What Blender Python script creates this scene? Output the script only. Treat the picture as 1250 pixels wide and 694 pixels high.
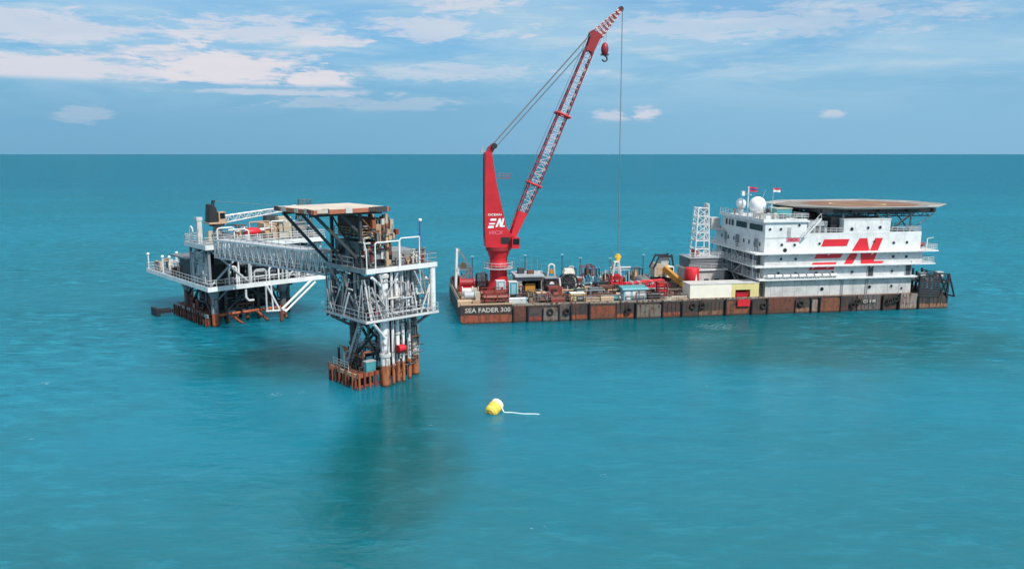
import bpy, math, random
from mathutils import Vector, Matrix
R = math.radians
random.seed(7)
sc = bpy.context.scene
for o in list(bpy.data.objects):
    bpy.data.objects.remove(o)

# ------------------------------------------------------------------ camera
cam_d = bpy.data.cameras.new('camera')
cam = bpy.data.objects.new('camera', cam_d)
sc.collection.objects.link(cam)
cam.location = (0, 0, 30)
cam.rotation_euler = (R(90 - 9.404), 0, R(0.0))
cam_d.sensor_width = 36
cam_d.lens = 36 * 960 / 1250
cam_d.clip_start = 0.5
cam_d.clip_end = 200000
sc.camera = cam

# ------------------------------------------------------------------ sun and sky
SUN_DIR = Vector((0.56, -0.70, 1.1)).normalized()        # towards the sun
sun_d = bpy.data.lights.new('sun', 'SUN')
sun_d.energy = 4.7
sun_d.angle = R(0.8)
sun_d.color = (1.0, 0.955, 0.89)
sun = bpy.data.objects.new('sun', sun_d)
sc.collection.objects.link(sun)
sun.location = (80, -60, 120)
sun.rotation_euler = SUN_DIR.to_track_quat('Z', 'Y').to_euler()

world = bpy.data.worlds.new('World')
sc.world = world
world.use_nodes = True
SKY_STRENGTH = 0.1


class NT:
    """small node-graph helper"""
    def __init__(s, tree):
        s.t = tree
    def n(s, kind, **kw):
        nd = s.t.nodes.new(kind)
        for k, v in kw.items():
            setattr(nd, k, v)
        return nd
    def put(s, sock, val):
        if hasattr(val, 'is_linked') or isinstance(val, bpy.types.NodeSocket):
            s.t.links.new(val, sock)
        else:
            sock.default_value = val
    def math(s, op, a, b=None, c=None, clamp=False):
        nd = s.n('ShaderNodeMath', operation=op)
        nd.use_clamp = clamp
        for i, x in enumerate((a, b, c)):
            if x is not None:
                s.put(nd.inputs[i], x)
        return nd.outputs[0]
    def noise(s, vec, scale, detail=4, rough=0.5, dist=0.0):
        nd = s.n('ShaderNodeTexNoise')
        s.put(nd.inputs['Vector'], vec)
        nd.inputs['Scale'].default_value = scale
        nd.inputs['Detail'].default_value = detail
        nd.inputs['Roughness'].default_value = rough
        nd.inputs['Distortion'].default_value = dist
        return nd.outputs['Fac']
    def mapping(s, vec, scale=(1, 1, 1), loc=(0, 0, 0), rot=(0, 0, 0)):
        nd = s.n('ShaderNodeMapping')
        s.put(nd.inputs['Vector'], vec)
        nd.inputs['Scale'].default_value = scale
        nd.inputs['Location'].default_value = loc
        nd.inputs['Rotation'].default_value = rot
        return nd.outputs[0]
    def step(s, x, lo, hi, a=0.0, b=1.0):
        nd = s.n('ShaderNodeMapRange', interpolation_type='SMOOTHSTEP')
        s.put(nd.inputs['Value'], x)
        nd.inputs['From Min'].default_value = lo
        nd.inputs['From Max'].default_value = hi
        nd.inputs['To Min'].default_value = a
        nd.inputs['To Max'].default_value = b
        return nd.outputs['Result']
    def mix(s, fac, a, b, blend='MIX'):
        nd = s.n('ShaderNodeMix', data_type='RGBA', blend_type=blend)
        s.put(nd.inputs[0], fac)
        s.put(nd.inputs[6], a if not isinstance(a, tuple) else (*a[:3], 1))
        s.put(nd.inputs[7], b if not isinstance(b, tuple) else (*b[:3], 1))
        return nd.outputs[2]
    def comb(s, x, y, z):
        nd = s.n('ShaderNodeCombineXYZ')
        for i, v in enumerate((x, y, z)):
            s.put(nd.inputs[i], v)
        return nd.outputs[0]
    def sep(s, v):
        nd = s.n('ShaderNodeSeparateXYZ')
        s.put(nd.inputs[0], v)
        return nd.outputs


def build_sky():
    t = world.node_tree
    t.nodes.clear()
    g = NT(t)
    out = g.n('ShaderNodeOutputWorld')
    bg = g.n('ShaderNodeBackground')
    sky = g.n('ShaderNodeTexSky', sky_type='NISHITA')
    sky.sun_disc = False
    sky.sun_elevation = math.asin(SUN_DIR.z)
    sky.sun_rotation = math.atan2(SUN_DIR.x, SUN_DIR.y)
    sky.air_density = 1.0
    sky.dust_density = 0.6
    sky.ozone_density = 2.0
    d = g.n('ShaderNodeTexCoord').outputs['Generated']
    x, y, z = g.sep(d)
    az = g.math('ARCTAN2', x, y)
    el = g.math('ARCSINE', z)
    # thin tropical haze of the air low down, a little brighter towards the right
    base = g.mix(1.0, sky.outputs[0], (0.52, 0.98, 1.30), 'MULTIPLY')
    hazec = g.mix(g.step(az, -0.5, 0.5), (1.75, 4.0, 6.15), (2.45, 4.85, 7.0))
    low = g.step(el, 0.04, 0.22, 1.0, 0.0)
    base = g.mix(g.math('MULTIPLY', low, 0.92), base, hazec)
    base = g.mix(g.step(el, 0.08, 0.2, 0.0, 0.5), base, (3.0, 5.5, 7.6))
    # broken cloud cover overhead, out of view, added for brighter neutral ambient light
    ov = g.noise(g.mapping(d, (2.2, 2.2, 2.2), (0.3, 1.9, 0)), 1.0, 6, 0.6, 0.3)
    cover = g.math('MULTIPLY', g.step(ov, 0.30, 0.50), g.step(el, 0.28, 0.6))
    base = g.mix(g.math('MULTIPLY', cover, 0.92), base, (8.4, 8.3, 8.2))
    # thin streaky high cloud
    v = g.comb(g.math('MULTIPLY', az, 1.0), g.math('MULTIPLY', el, 6.0), 0.0)
    n1 = g.noise(g.mapping(v, (3.2, 3.0, 1), (1.3, 0.4, 0)), 1.0, 7, 0.62, 0.6)
    n2 = g.noise(g.mapping(v, (7.5, 9.0, 1), (4.3, 7.4, 0)), 1.0, 6, 0.6, 0.3)
    veil = g.math('MULTIPLY', g.step(n1, 0.34, 0.64), g.step(el, 0.015, 0.12))
    streak = g.math('MULTIPLY', g.step(n2, 0.47, 0.72), g.step(el, 0.05, 0.12))
    base = g.mix(g.math('MULTIPLY', veil, 0.72), base, (4.0, 6.2, 7.9))
    base = g.mix(g.math('MULTIPLY', streak, 0.75), base, (5.2, 6.7, 7.8))
    # low cumulus banks
    wob = g.noise(g.mapping(v, (15, 13, 1), (2.1, 3.2, 0)), 1.0, 7, 0.6, 0.4)
    fine = g.noise(g.mapping(v, (42, 30, 1), (8.1, 1.2, 0)), 1.0, 5, 0.62, 0.5)
    def bank(a0, e0, wa, we, amp=0.75, flat=None):
        da = g.math('DIVIDE', g.math('SUBTRACT', az, a0), wa)
        de = g.math('DIVIDE', g.math('SUBTRACT', el, e0), we)
        r = g.math('SQRT', g.math('ADD', g.math('MULTIPLY', da, da), g.math('MULTIPLY', de, de)))
        k = g.math('SUBTRACT', 1.0, r)
        k = g.math('ADD', k, g.math('MULTIPLY', g.math('SUBTRACT', wob, 0.5), amp * 4.6))
        k = g.math('ADD', k, g.math('MULTIPLY', g.math('SUBTRACT', fine, 0.5), amp * 2.6))
        k = g.step(k, 0.0, 0.6)
        if flat is not None:
            k = g.math('MULTIPLY', k, g.step(el, flat - 0.002, flat + 0.006))
        return k
    white = (7.5, 7.3, 7.9)
    banks = [
        (-0.335, 0.096, 0.115, 0.030, 0.5, 0.0785, 0.95),
        (-0.50, 0.091, 0.24, 0.021, 0.45, 0.0780, 0.80),
        (-0.238, 0.087, 0.055, 0.018, 0.5, 0.0785, 0.92),
        (-0.40, 0.112, 0.10, 0.012, 0.6, None, 0.55),
        (-0.53, 0.132, 0.20, 0.022, 0.55, 0.112, 0.62),
        (-0.30, 0.140, 0.12, 0.020, 0.6, 0.122, 0.6),
        (-0.215, 0.133, 0.05, 0.008, 0.6, None, 0.5),
        (-0.27, 0.0725, 0.16, 0.0050, 0.4, None, 0.5),
        (-0.095, 0.148, 0.10, 0.016, 0.6, None, 0.55),
        (-0.06, 0.180, 0.07, 0.018, 0.6, None, 0.65),
        (0.128, 0.043, 0.034, 0.010, 0.6, 0.0385, 0.55),
        (0.163, 0.0475, 0.022, 0.013, 0.5, 0.0385, 0.7),
        (0.381, 0.045, 0.016, 0.008, 0.5, 0.040, 0.5),
        (-0.49, 0.045, 0.03, 0.014, 0.6, None, 0.25),
        (-0.08, 0.098, 0.16, 0.013, 0.6, None, 0.35),
        (-0.17, 0.060, 0.14, 0.012, 0.6, 0.05, 0.25),
        (0.30, 0.150, 0.25, 0.020, 0.7, None, 0.35),
    ]
    for a0, e0, wa, we, amp, flat, op in banks:
        k = bank(a0, e0, wa, we, amp, flat)
        base = g.mix(g.math('MULTIPLY', k, op), base, white)
    t.links.new(base, bg.inputs['Color'])
    bg.inputs['Strength'].default_value = SKY_STRENGTH
    t.links.new(bg.outputs[0], out.inputs[0])


build_sky()
sc.view_settings.view_transform = 'Standard'
sc.view_settings.look = 'None'
sc.view_settings.exposure = 0.0
sc.view_settings.gamma = 1.0
sc.view_settings.use_curve_mapping = False
sc.cycles.max_bounces = 6
sc.cycles.use_denoising = True

# ------------------------------------------------------------------ materials
def new_mat(name):
    m = bpy.data.materials.new(name)
    m.use_nodes = True
    t = m.node_tree
    b = t.nodes['Principled BSDF']
    return m, NT(t), b


def paint(name, col, rust=0.25, dirt=0.3, rough=0.5, metal=0.0, scale=1.0, rustcol=(0.17, 0.06, 0.025), streak=0.35, seams=0.0):
    """weathered paint: uneven tone, grime blotches, vertical rust runs"""
    m, g, b = new_mat(name)
    oc = g.n('ShaderNodeTexCoord').outputs['Object']
    big = g.noise(oc, 0.45 * scale, 5, 0.6)
    mid = g.noise(g.mapping(oc, (1, 1, 1), (5, 3, 1)), 2.2 * scale, 6, 0.65)
    run = g.noise(g.mapping(oc, (1.9, 1.9, 0.22), (2, 7, 4)), 1.3 * scale, 5, 0.6)
    dark = tuple(c * 0.55 for c in col)
    c = g.mix(g.math('MULTIPLY', g.step(big, 0.35, 0.7), dirt), col, dark)
    c = g.mix(g.math('MULTIPLY', g.step(mid, 0.52, 0.75), dirt * 0.8), c, tuple(x * 0.5 + 0.02 for x in col))
    if streak > 0:
        c = g.mix(g.math('MULTIPLY', g.step(run, 0.56, 0.75), streak), c, tuple(0.5 * x + 0.5 * r for x, r in zip(col, rustcol)))
    if rust > 0:
        f = g.math('ADD', g.math('MULTIPLY', mid, 0.6), g.math('MULTIPLY', run, 0.4))
        lo = 0.74 - 0.32 * rust
        c = g.mix(g.step(f, lo, lo + 0.07), c, rustcol)
    g.put(b.inputs['Base Color'], c)
    b.inputs['Roughness'].default_value = rough
    b.inputs['Metallic'].default_value = metal
    bp = g.n('ShaderNodeBump')
    bp.inputs['Strength'].default_value = 0.25
    bp.inputs['Distance'].default_value = 0.05
    g.put(bp.inputs['Height'], mid)
    g.t.links.new(bp.outputs[0], b.inputs['Normal'])
    return m


def twotone(name, top, bot, zsplit, rust=0.3):
    """steel plate painted in two bands with a ragged, rusted waterline band"""
    m, g, b = new_mat(name)
    oc = g.n('ShaderNodeTexCoord').outputs['Object']
    z = g.sep(oc)[2]
    n = g.noise(oc, 1.4, 6, 0.65)
    run = g.noise(g.mapping(oc, (2.2, 2.2, 0.25)), 1.2, 5, 0.6)
    edge = g.math('ADD', z, g.math('MULTIPLY', g.math('SUBTRACT', n, 0.5), 0.9))
    c = g.mix(g.step(edge, zsplit - 0.12, zsplit + 0.12), bot, top)
    c = g.mix(g.math('MULTIPLY', g.step(run, 0.47, 0.62), 0.75), c, (0.11, 0.036, 0.018))
    c = g.mix(g.math('MULTIPLY', g.step(n, 0.55 - 0.1 * rust, 0.66), 0.85), c, (0.030, 0.020, 0.017))
    wet = g.math('ADD', z, g.math('MULTIPLY', g.math('SUBTRACT', n, 0.5), 0.4))
    c = g.mix(g.step(wet, 0.15, 0.4, 0.85, 0.0), c, (0.018, 0.022, 0.016))      # weed growth at the waterline
    g.put(b.inputs['Base Color'], c)
    b.inputs['Roughness'].default_value = 0.65
    bp = g.n('ShaderNodeBump')
    bp.inputs['Strength'].default_value = 0.4
    bp.inputs['Distance'].default_value = 0.08
    g.put(bp.inputs['Height'], n)
    g.t.links.new(bp.outputs[0], b.inputs['Normal'])
    return m


def plain(name, col, rough=0.5, metal=0.0):
    m, g, b = new_mat(name)
    oc = g.n('ShaderNodeTexCoord').outputs['Object']
    n = g.noise(oc, 1.7, 4, 0.6)
    g.put(b.inputs['Base Color'], g.mix(n, tuple(c * 0.75 for c in col), tuple(min(1, c * 1.2) for c in col)))
    b.inputs['Roughness'].default_value = rough
    b.inputs['Metallic'].default_value = metal
    return m


M = {}
M['white'] = paint('white_paint', (0.76, 0.76, 0.75), 0.34, 0.42, 0.5, streak=0.5)
M['white_rail'] = paint('white_rail_paint', (0.62, 0.63, 0.63), 0.45, 0.4, 0.55, streak=0.35)
M['white_dirty'] = paint('dirty_white_paint', (0.58, 0.57, 0.55), 0.5, 0.55, 0.55, streak=0.6)
M['white_hull'] = paint('stained_white_plate', (0.60, 0.61, 0.61), 0.4, 0.45, 0.5, streak=0.55)
M['pale_grey'] = paint('pale_grey_paint', (0.42, 0.44, 0.46), 0.3, 0.4, 0.5)
M['grey'] = paint('grey_paint', (0.24, 0.255, 0.27), 0.35, 0.45, 0.55)
M['mid_grey'] = paint('mid_grey_paint', (0.14, 0.15, 0.16), 0.38, 0.45, 0.55)
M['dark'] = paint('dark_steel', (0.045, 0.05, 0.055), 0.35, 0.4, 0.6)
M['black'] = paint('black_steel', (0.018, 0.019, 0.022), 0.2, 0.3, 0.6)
M['rust'] = paint('rusty_steel', (0.15, 0.06, 0.035), 0.5, 0.6, 0.8, rustcol=(0.06, 0.028, 0.018))
M['rust_red'] = paint('rust_red_paint', (0.22, 0.04, 0.028), 0.5, 0.5, 0.7)
M['rust_deck'] = paint('rusty_deck', (0.17, 0.10, 0.075), 0.55, 0.6, 0.85, scale=0.6, rustcol=(0.09, 0.045, 0.03))
M['orange_rust'] = paint('orange_rust', (0.30, 0.085, 0.035), 0.45, 0.4, 0.75)
M['brown'] = paint('brown_nonskid', (0.22, 0.11, 0.07), 0.5, 0.5, 0.9, scale=0.5, rustcol=(0.20, 0.075, 0.04))
M['red'] = paint('crane_red_paint', (0.60, 0.014, 0.024), 0.12, 0.5, 0.5, scale=0.7, streak=0.35, rustcol=(0.10, 0.02, 0.02))
M['dark_red'] = paint('dark_red_paint', (0.30, 0.018, 0.025), 0.2, 0.3, 0.5)
M['sign_red'] = paint('sign_red_paint', (0.66, 0.016, 0.03), 0.02, 0.25, 0.5, streak=0.08)
M['letter_white'] = paint('lettering_white', (0.82, 0.82, 0.82), 0.05, 0.1, 0.5, streak=0.08)
M['name_white'] = paint('name_white', (0.52, 0.48, 0.43), 0.5, 0.5, 0.7, streak=0.5)
M['pink'] = paint('faded_pink', (0.72, 0.16, 0.22), 0.05, 0.2, 0.5, streak=0.1)
M['cream'] = paint('cream_paint', (0.84, 0.77, 0.64), 0.16, 0.2, 0.5, streak=0.25)
M['yellow_stain'] = paint('stained_cream', (0.72, 0.60, 0.26), 0.32, 0.3, 0.5, streak=0.5)
M['yellow'] = paint('yellow_paint', (0.78, 0.50, 0.05), 0.2, 0.3, 0.5)
M['amber'] = paint('amber_paint', (0.52, 0.24, 0.035), 0.45, 0.35, 0.5)
M['buoy_yellow'] = paint('buoy_yellow', (0.82, 0.60, 0.09), 0.05, 0.3, 0.45, streak=0.15)
M['buoy_pale'] = paint('buoy_pale', (0.82, 0.78, 0.50), 0.04, 0.2, 0.45, streak=0.1)
M['teal'] = paint('teal_paint', (0.07, 0.30, 0.33), 0.25, 0.35, 0.5)
M['blue'] = paint('blue_paint', (0.06, 0.18, 0.34), 0.25, 0.35, 0.5)
M['light_blue'] = paint('light_blue_paint', (0.24, 0.45, 0.54), 0.25, 0.35, 0.5)
M['green'] = paint('green_paint', (0.035, 0.13, 0.10), 0.25, 0.35, 0.5)
M['beige'] = paint('beige_paint', (0.48, 0.42, 0.33), 0.35, 0.4, 0.6)
M['cream_roof'] = paint('cream_roof', (0.58, 0.50, 0.42), 0.42, 0.4, 0.8, scale=0.6, streak=0.2)
M['roof_edge'] = paint('rusty_roof_edge', (0.40, 0.13, 0.07), 0.5, 0.4, 0.75, rustcol=(0.07, 0.035, 0.025), streak=0.5)
M['boom_red'] = paint('boom_red_paint', (0.27, 0.012, 0.030), 0.05, 0.25, 0.45, streak=0.1)
M['heli_grey'] = paint('helideck_border', (0.23, 0.205, 0.185), 0.35, 0.4, 0.9, scale=0.5)
M['boom_lace'] = paint('boom_lacing_paint', (0.66, 0.55, 0.55), 0.3, 0.35, 0.55)
M['gunwale_steel'] = paint('gunwale_steel', (0.30, 0.25, 0.20), 0.75, 0.6, 0.75, rustcol=(0.07, 0.035, 0.025), streak=0.5)
M['pale_wall'] = paint('pale_wall_paint', (0.50, 0.52, 0.54), 0.4, 0.5, 0.55, streak=0.5)
M['timber'] = paint('weathered_timber', (0.30, 0.22, 0.14), 0.3, 0.5, 0.85)
M['tan'] = paint('tan_paint', (0.50, 0.34, 0.22), 0.4, 0.4, 0.7)
M['rubber'] = plain('black_rubber', (0.018, 0.017, 0.016), 0.85)
M['glass'] = plain('dark_glass', (0.006, 0.007, 0.008), 0.35)
M['rope'] = plain('grey_wire_rope', (0.16, 0.165, 0.17), 0.6)
M['pale_rope'] = plain('pale_rope', (0.60, 0.72, 0.74), 0.7)
M['radome'] = plain('radome_white', (0.80, 0.80, 0.79), 0.35)
M['net'] = paint('safety_net', (0.40, 0.385, 0.36), 0.3, 0.4, 0.8)
M['flag_red'] = plain('flag_red', (0.55, 0.04, 0.06), 0.8)
M['flag_blue'] = plain('flag_blue', (0.05, 0.06, 0.25), 0.8)
M['flag_white'] = plain('flag_white', (0.78, 0.76, 0.75), 0.8)
M['mussel'] = paint('fouled_steel', (0.05, 0.04, 0.03), 0.5, 0.5, 0.9)
M['leg_white'] = twotone('leg_white_paint', (0.74, 0.74, 0.74), (0.38, 0.12, 0.045), 2.9, 0.1)
M['leg_grey'] = twotone('leg_grey_paint', (0.26, 0.29, 0.30), (0.42, 0.10, 0.035), 2.3, 0.1)
M['leg_dark'] = twotone('leg_dark_paint', (0.10, 0.11, 0.115), (0.16, 0.055, 0.03), 2.3, 0.4)
M['landing'] = twotone('boat_landing_steel', (0.13, 0.055, 0.035), (0.24, 0.05, 0.025), 1.2, 0.6)

PANEL = {
    'bow': twotone('bow_plate', (0.027, 0.022, 0.020), (0.296, 0.066, 0.031), 1.55, 0.0),
    'rustbrown': twotone('plate_rust_brown', (0.133, 0.043, 0.027), (0.101, 0.039, 0.023), 1.0),
    'bluegrey': twotone('plate_blue_grey', (0.058, 0.058, 0.066), (0.281, 0.043, 0.027), 0.95),
    'beige': twotone('plate_beige_grey', (0.156, 0.129, 0.109), (0.179, 0.140, 0.117), 1.0),
    'grey': twotone('plate_grey', (0.109, 0.098, 0.094), (0.133, 0.117, 0.109), 0.9),
    'dorange': twotone('plate_dark_over_orange', (0.039, 0.035, 0.035), (0.328, 0.078, 0.031), 0.95),
    'orange': twotone('plate_orange_red', (0.234, 0.055, 0.027), (0.172, 0.055, 0.031), 1.0),
    'dtan': twotone('plate_green_over_tan', (0.043, 0.047, 0.043), (0.265, 0.133, 0.078), 1.0),
    'dark': twotone('plate_dark', (0.031, 0.030, 0.030), (0.078, 0.039, 0.031), 0.8),
    'rust': twotone('plate_rust', (0.187, 0.066, 0.031), (0.218, 0.070, 0.035), 1.0),
    'pale': twotone('plate_pale', (0.250, 0.203, 0.172), (0.296, 0.218, 0.172), 1.0),
}

# ------------------------------------------------------------------ frames and mesh builder
FR = {'B': (-9.1, 137.4, 9.04), 'A': (-51.6, 133.0, 42.0), 'C': (-18.3, 97.0, 42.0)}


def W(fr, u, v, z):
    x, y, a = FR[fr]
    c, s = math.cos(R(a)), math.sin(R(a))
    return Vector((x + u * c - v * s, y + u * s + v * c, z))


OFF = {}


def thing(name, label, cat, fr, loc, group=None, kind=None):
    """Empty at the base of a thing; parts are written in the coordinates of frame fr"""
    o = bpy.data.objects.new(name, None)
    o.empty_display_size = 0.5
    sc.collection.objects.link(o)
    o.location = W(fr, *loc)
    o.rotation_euler = (0, 0, R(FR[fr][2]))
    o['label'] = label
    o['category'] = cat
    if group: o['group'] = group
    if kind: o['kind'] = kind
    OFF[o.name] = Vector(loc)
    return o


def place_copy(root, fr, loc, label=None, extra_rot=0.0):
    r = root.copy()
    sc.collection.objects.link(r)
    r.location = W(fr, *loc)
    r.rotation_euler = (0, 0, R(FR[fr][2] + extra_rot))
    if label: r['label'] = label
    OFF[r.name] = Vector(loc)
    for ch in list(root.children):
        c = ch.copy(); sc.collection.objects.link(c); c.parent = r
        for gch in list(ch.children):
            d = gch.copy(); sc.collection.objects.link(d); d.parent = c
    return r


class MB:
    def __init__(s):
        s.v, s.f, s.mi, s.sm = [], [], [], []
        s.cur = 0
    def add(s, vs, fs, smooth=False):
        n = len(s.v)
        s.v += [Vector(p) for p in vs]
        for f in fs:
            s.f.append([i + n for i in f]); s.mi.append(s.cur); s.sm.append(smooth)
        return s
    def box(s, x0, x1, y0, y1, z0, z1):
        vs = [(x, y, z) for z in (z0, z1) for (x, y) in ((x0, y0), (x1, y0), (x1, y1), (x0, y1))]
        return s.add(vs, [(3, 2, 1, 0), (4, 5, 6, 7), (0, 1, 5, 4), (1, 2, 6, 5), (2, 3, 7, 6), (3, 0, 4, 7)])
    def frus(s, b, t):
        """b, t: (x0,x1,y0,y1,z)"""
        vs = [(x, y, b[4]) for (x, y) in ((b[0], b[2]), (b[1], b[2]), (b[1], b[3]), (b[0], b[3]))]
        vs += [(x, y, t[4]) for (x, y) in ((t[0], t[2]), (t[1], t[2]), (t[1], t[3]), (t[0], t[3]))]
        return s.add(vs, [(3, 2, 1, 0), (4, 5, 6, 7), (0, 1, 5, 4), (1, 2, 6, 5), (2, 3, 7, 6), (3, 0, 4, 7)])
    def cyl(s, p, q, r, n=8, r2=None, smooth=True, cap=True):
        p, q = Vector(p), Vector(q)
        r2 = r if r2 is None else r2
        d = (q - p)
        if d.length < 1e-6: return s
        d.normalize()
        a = d.orthogonal().normalized() if abs(d.z) < 0.99 else Vector((1, 0, 0))
        a = (a - d * a.dot(d)).normalized()
        b = d.cross(a)
        vs = []
        for c, rr in ((p, r), (q, r2)):
            for i in range(n):
                t = 2 * math.pi * i / n
                vs.append(c + a * (rr * math.cos(t)) + b * (rr * math.sin(t)))
        fs = [(i, (i + 1) % n, n + (i + 1) % n, n + i) for i in range(n)]
        s.add(vs, fs, smooth and n > 5)
        if cap:
            s.add(vs, [tuple(range(n - 1, -1, -1)), tuple(range(n, 2 * n))])
        return s
    def bar(s, p, q, w, h=None):
        """rectangular bar, w horizontal width, h height"""
        p, q = Vector(p), Vector(q)
        h = w if h is None else h
        d = (q - p).normalized()
        up = Vector((0, 0, 1)) if abs(d.z) < 0.98 else Vector((0, 1, 0))
        a = d.cross(up).normalized(); b = a.cross(d).normalized()
        vs = []
        for c in (p, q):
            for (i, j) in ((-1, -1), (1, -1), (1, 1), (-1, 1)):
                vs.append(c + a * (i * w / 2) + b * (j * h / 2))
        return s.add(vs, [(3, 2, 1, 0), (4, 5, 6, 7), (0, 1, 5, 4), (1, 2, 6, 5), (2, 3, 7, 6), (3, 0, 4, 7)])
    def tube(s, pts, r, n=6):
        for a, b in zip(pts, pts[1:]):
            s.cyl(a, b, r, n)
        return s
    def arc(s, c, r, a0, a1, tr, n=10, axis='y'):
        pts = []
        for i in range(n + 1):
            t = R(a0 + (a1 - a0) * i / n)
            if axis == 'y': pts.append((c[0] + r * math.cos(t), c[1], c[2] + r * math.sin(t)))
            else: pts.append((c[0], c[1] + r * math.cos(t), c[2] + r * math.sin(t)))
        return s.tube(pts, tr)
    def prism(s, poly, y0, y1, axis='y'):
        """poly of (a,b): axis y -> (x,z) extruded along y; axis z -> (x,y) along z; axis x -> (y,z) along x"""
        n = len(poly)
        area = sum(poly[i][0] * poly[(i + 1) % n][1] - poly[(i + 1) % n][0] * poly[i][1] for i in range(n))
        if (area < 0) == (axis != 'y'): poly = poly[::-1]
        def P(a, b, t):
            return (a, t, b) if axis == 'y' else ((a, b, t) if axis == 'z' else (t, a, b))
        vs = [P(a, b, y0) for a, b in poly] + [P(a, b, y1) for a, b in poly]
        fs = [tuple(range(n - 1, -1, -1)), tuple(range(n, 2 * n))] + [(i, (i + 1) % n, n + (i + 1) % n, n + i) for i in range(n)]
        return s.add(vs, fs)
    def sphere(s, c, r, n=16, m=10, sz=1.0):
        vs, fs = [], []
        for j in range(m + 1):
            t = math.pi * j / m
            for i in range(n):
                a = 2 * math.pi * i / n
                vs.append((c[0] + r * math.sin(t) * math.cos(a), c[1] + r * math.sin(t) * math.sin(a), c[2] - r * sz * math.cos(t)))
        for j in range(m):
            for i in range(n):
                fs.append((j * n + i, j * n + (i + 1) % n, (j + 1) * n + (i + 1) % n, (j + 1) * n + i))
        return s.add(vs, fs, True)
    def lathe(s, prof, c, n=20):
        """prof: (r,z) from bottom to top about the vertical through c=(x,y)"""
        vs, fs = [], []
        for r, z in prof:
            for i in range(n):
                a = 2 * math.pi * i / n
                vs.append((c[0] + r * math.cos(a), c[1] + r * math.sin(a), z))
        m = len(prof)
        for j in range(m - 1):
            for i in range(n):
                fs.append((j * n + i, j * n + (i + 1) % n, (j + 1) * n + (i + 1) % n, (j + 1) * n + i))
        fs2 = [tuple(range(n - 1, -1, -1)), tuple(range((m - 1) * n, m * n))]
        s.add(vs, fs, True)
        return s.add(vs, fs2)
    def rail(s, pts, h=1.1, sp=1.6, r=0.045, mids=2):
        """hand rail along a polyline of deck points"""
        for a, b in zip(pts, pts[1:]):
            a, b = Vector(a), Vector(b)
            k = max(1, round((b - a).length / sp))
            for i in range(k + 1):
                p = a.lerp(b, i / k)
                s.cyl(p, p + Vector((0, 0, h)), r, 5)
            for j in range(mids + 1):
                dz = Vector((0, 0, h * (j + 1) / (mids + 1)))
                s.cyl(a + dz, b + dz, r, 5)
        return s
    def truss(s, p, q, w, h, n, rc, rd, chords=True, lace=True):
        """four-chord box truss from p to q (taper allowed: w,h may be (start,end))"""
        p, q = Vector(p), Vector(q)
        d = (q - p).normalized()
        side = d.cross(Vector((0, 0, 1))).normalized() if abs(d.z) < 0.98 else Vector((1, 0, 0))
        up = side.cross(d).normalized()
        w = w if isinstance(w, tuple) else (w, w); h = h if isinstance(h, tuple) else (h, h)
        def C(t, i, j):
            c = p.lerp(q, t)
            return c + side * (i * 0.5 * (w[0] + (w[1] - w[0]) * t)) + up * (j * 0.5 * (h[0] + (h[1] - h[0]) * t))
        cs = [(-1, -1), (1, -1), (1, 1), (-1, 1)]
        if chords:
            for c in cs: s.cyl(C(0, *c), C(1, *c), rc, 6)
        if lace:
            for k in range(n):
                t0, t1 = k / n, (k + 1) / n
                for a in range(4):
                    c0, c1 = cs[a], cs[(a + 1) % 4]
                    if k % 2: c0, c1 = c1, c0
                    s.cyl(C(t0, *c0), C(t1, *c1), rd, 5)
                    s.cyl(C(t1, *c0), C(t1, *c1), rd * 0.9, 5)
        return s
    def corners(s, p, q, w, h):
        p, q = Vector(p), Vector(q)
        d = (q - p).normalized()
        side = d.cross(Vector((0, 0, 1))).normalized(); up = side.cross(d).normalized()
        w = w if isinstance(w, tuple) else (w, w); h = h if isinstance(h, tuple) else (h, h)
        return [(p + side * i * w[0] / 2 + up * j * h[0] / 2, q + side * i * w[1] / 2 + up * j * h[1] / 2) for i, j in ((-1, -1), (1, -1), (1, 1), (-1, 1))]
    def build(s, name, mats, parent=None, label=None, local=False):
        me = bpy.data.meshes.new(name)
        off = Vector((0, 0, 0))
        if parent is not None and not local:
            off = OFF[parent.name]
        me.from_pydata([tuple(v - off) for v in s.v], [], s.f)
        if not isinstance(mats, (list, tuple)): mats = [mats]
        for m in mats: me.materials.append(M[m] if isinstance(m, str) else m)
        me.polygons.foreach_set('material_index', s.mi)
        me.polygons.foreach_set('use_smooth', s.sm)
        me.update()
        o = bpy.data.objects.new(name, me)
        sc.collection.objects.link(o)
        if parent is not None:
            o.parent = parent
            OFF[o.name] = off
        if label: o['label'] = label
        return o


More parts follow.
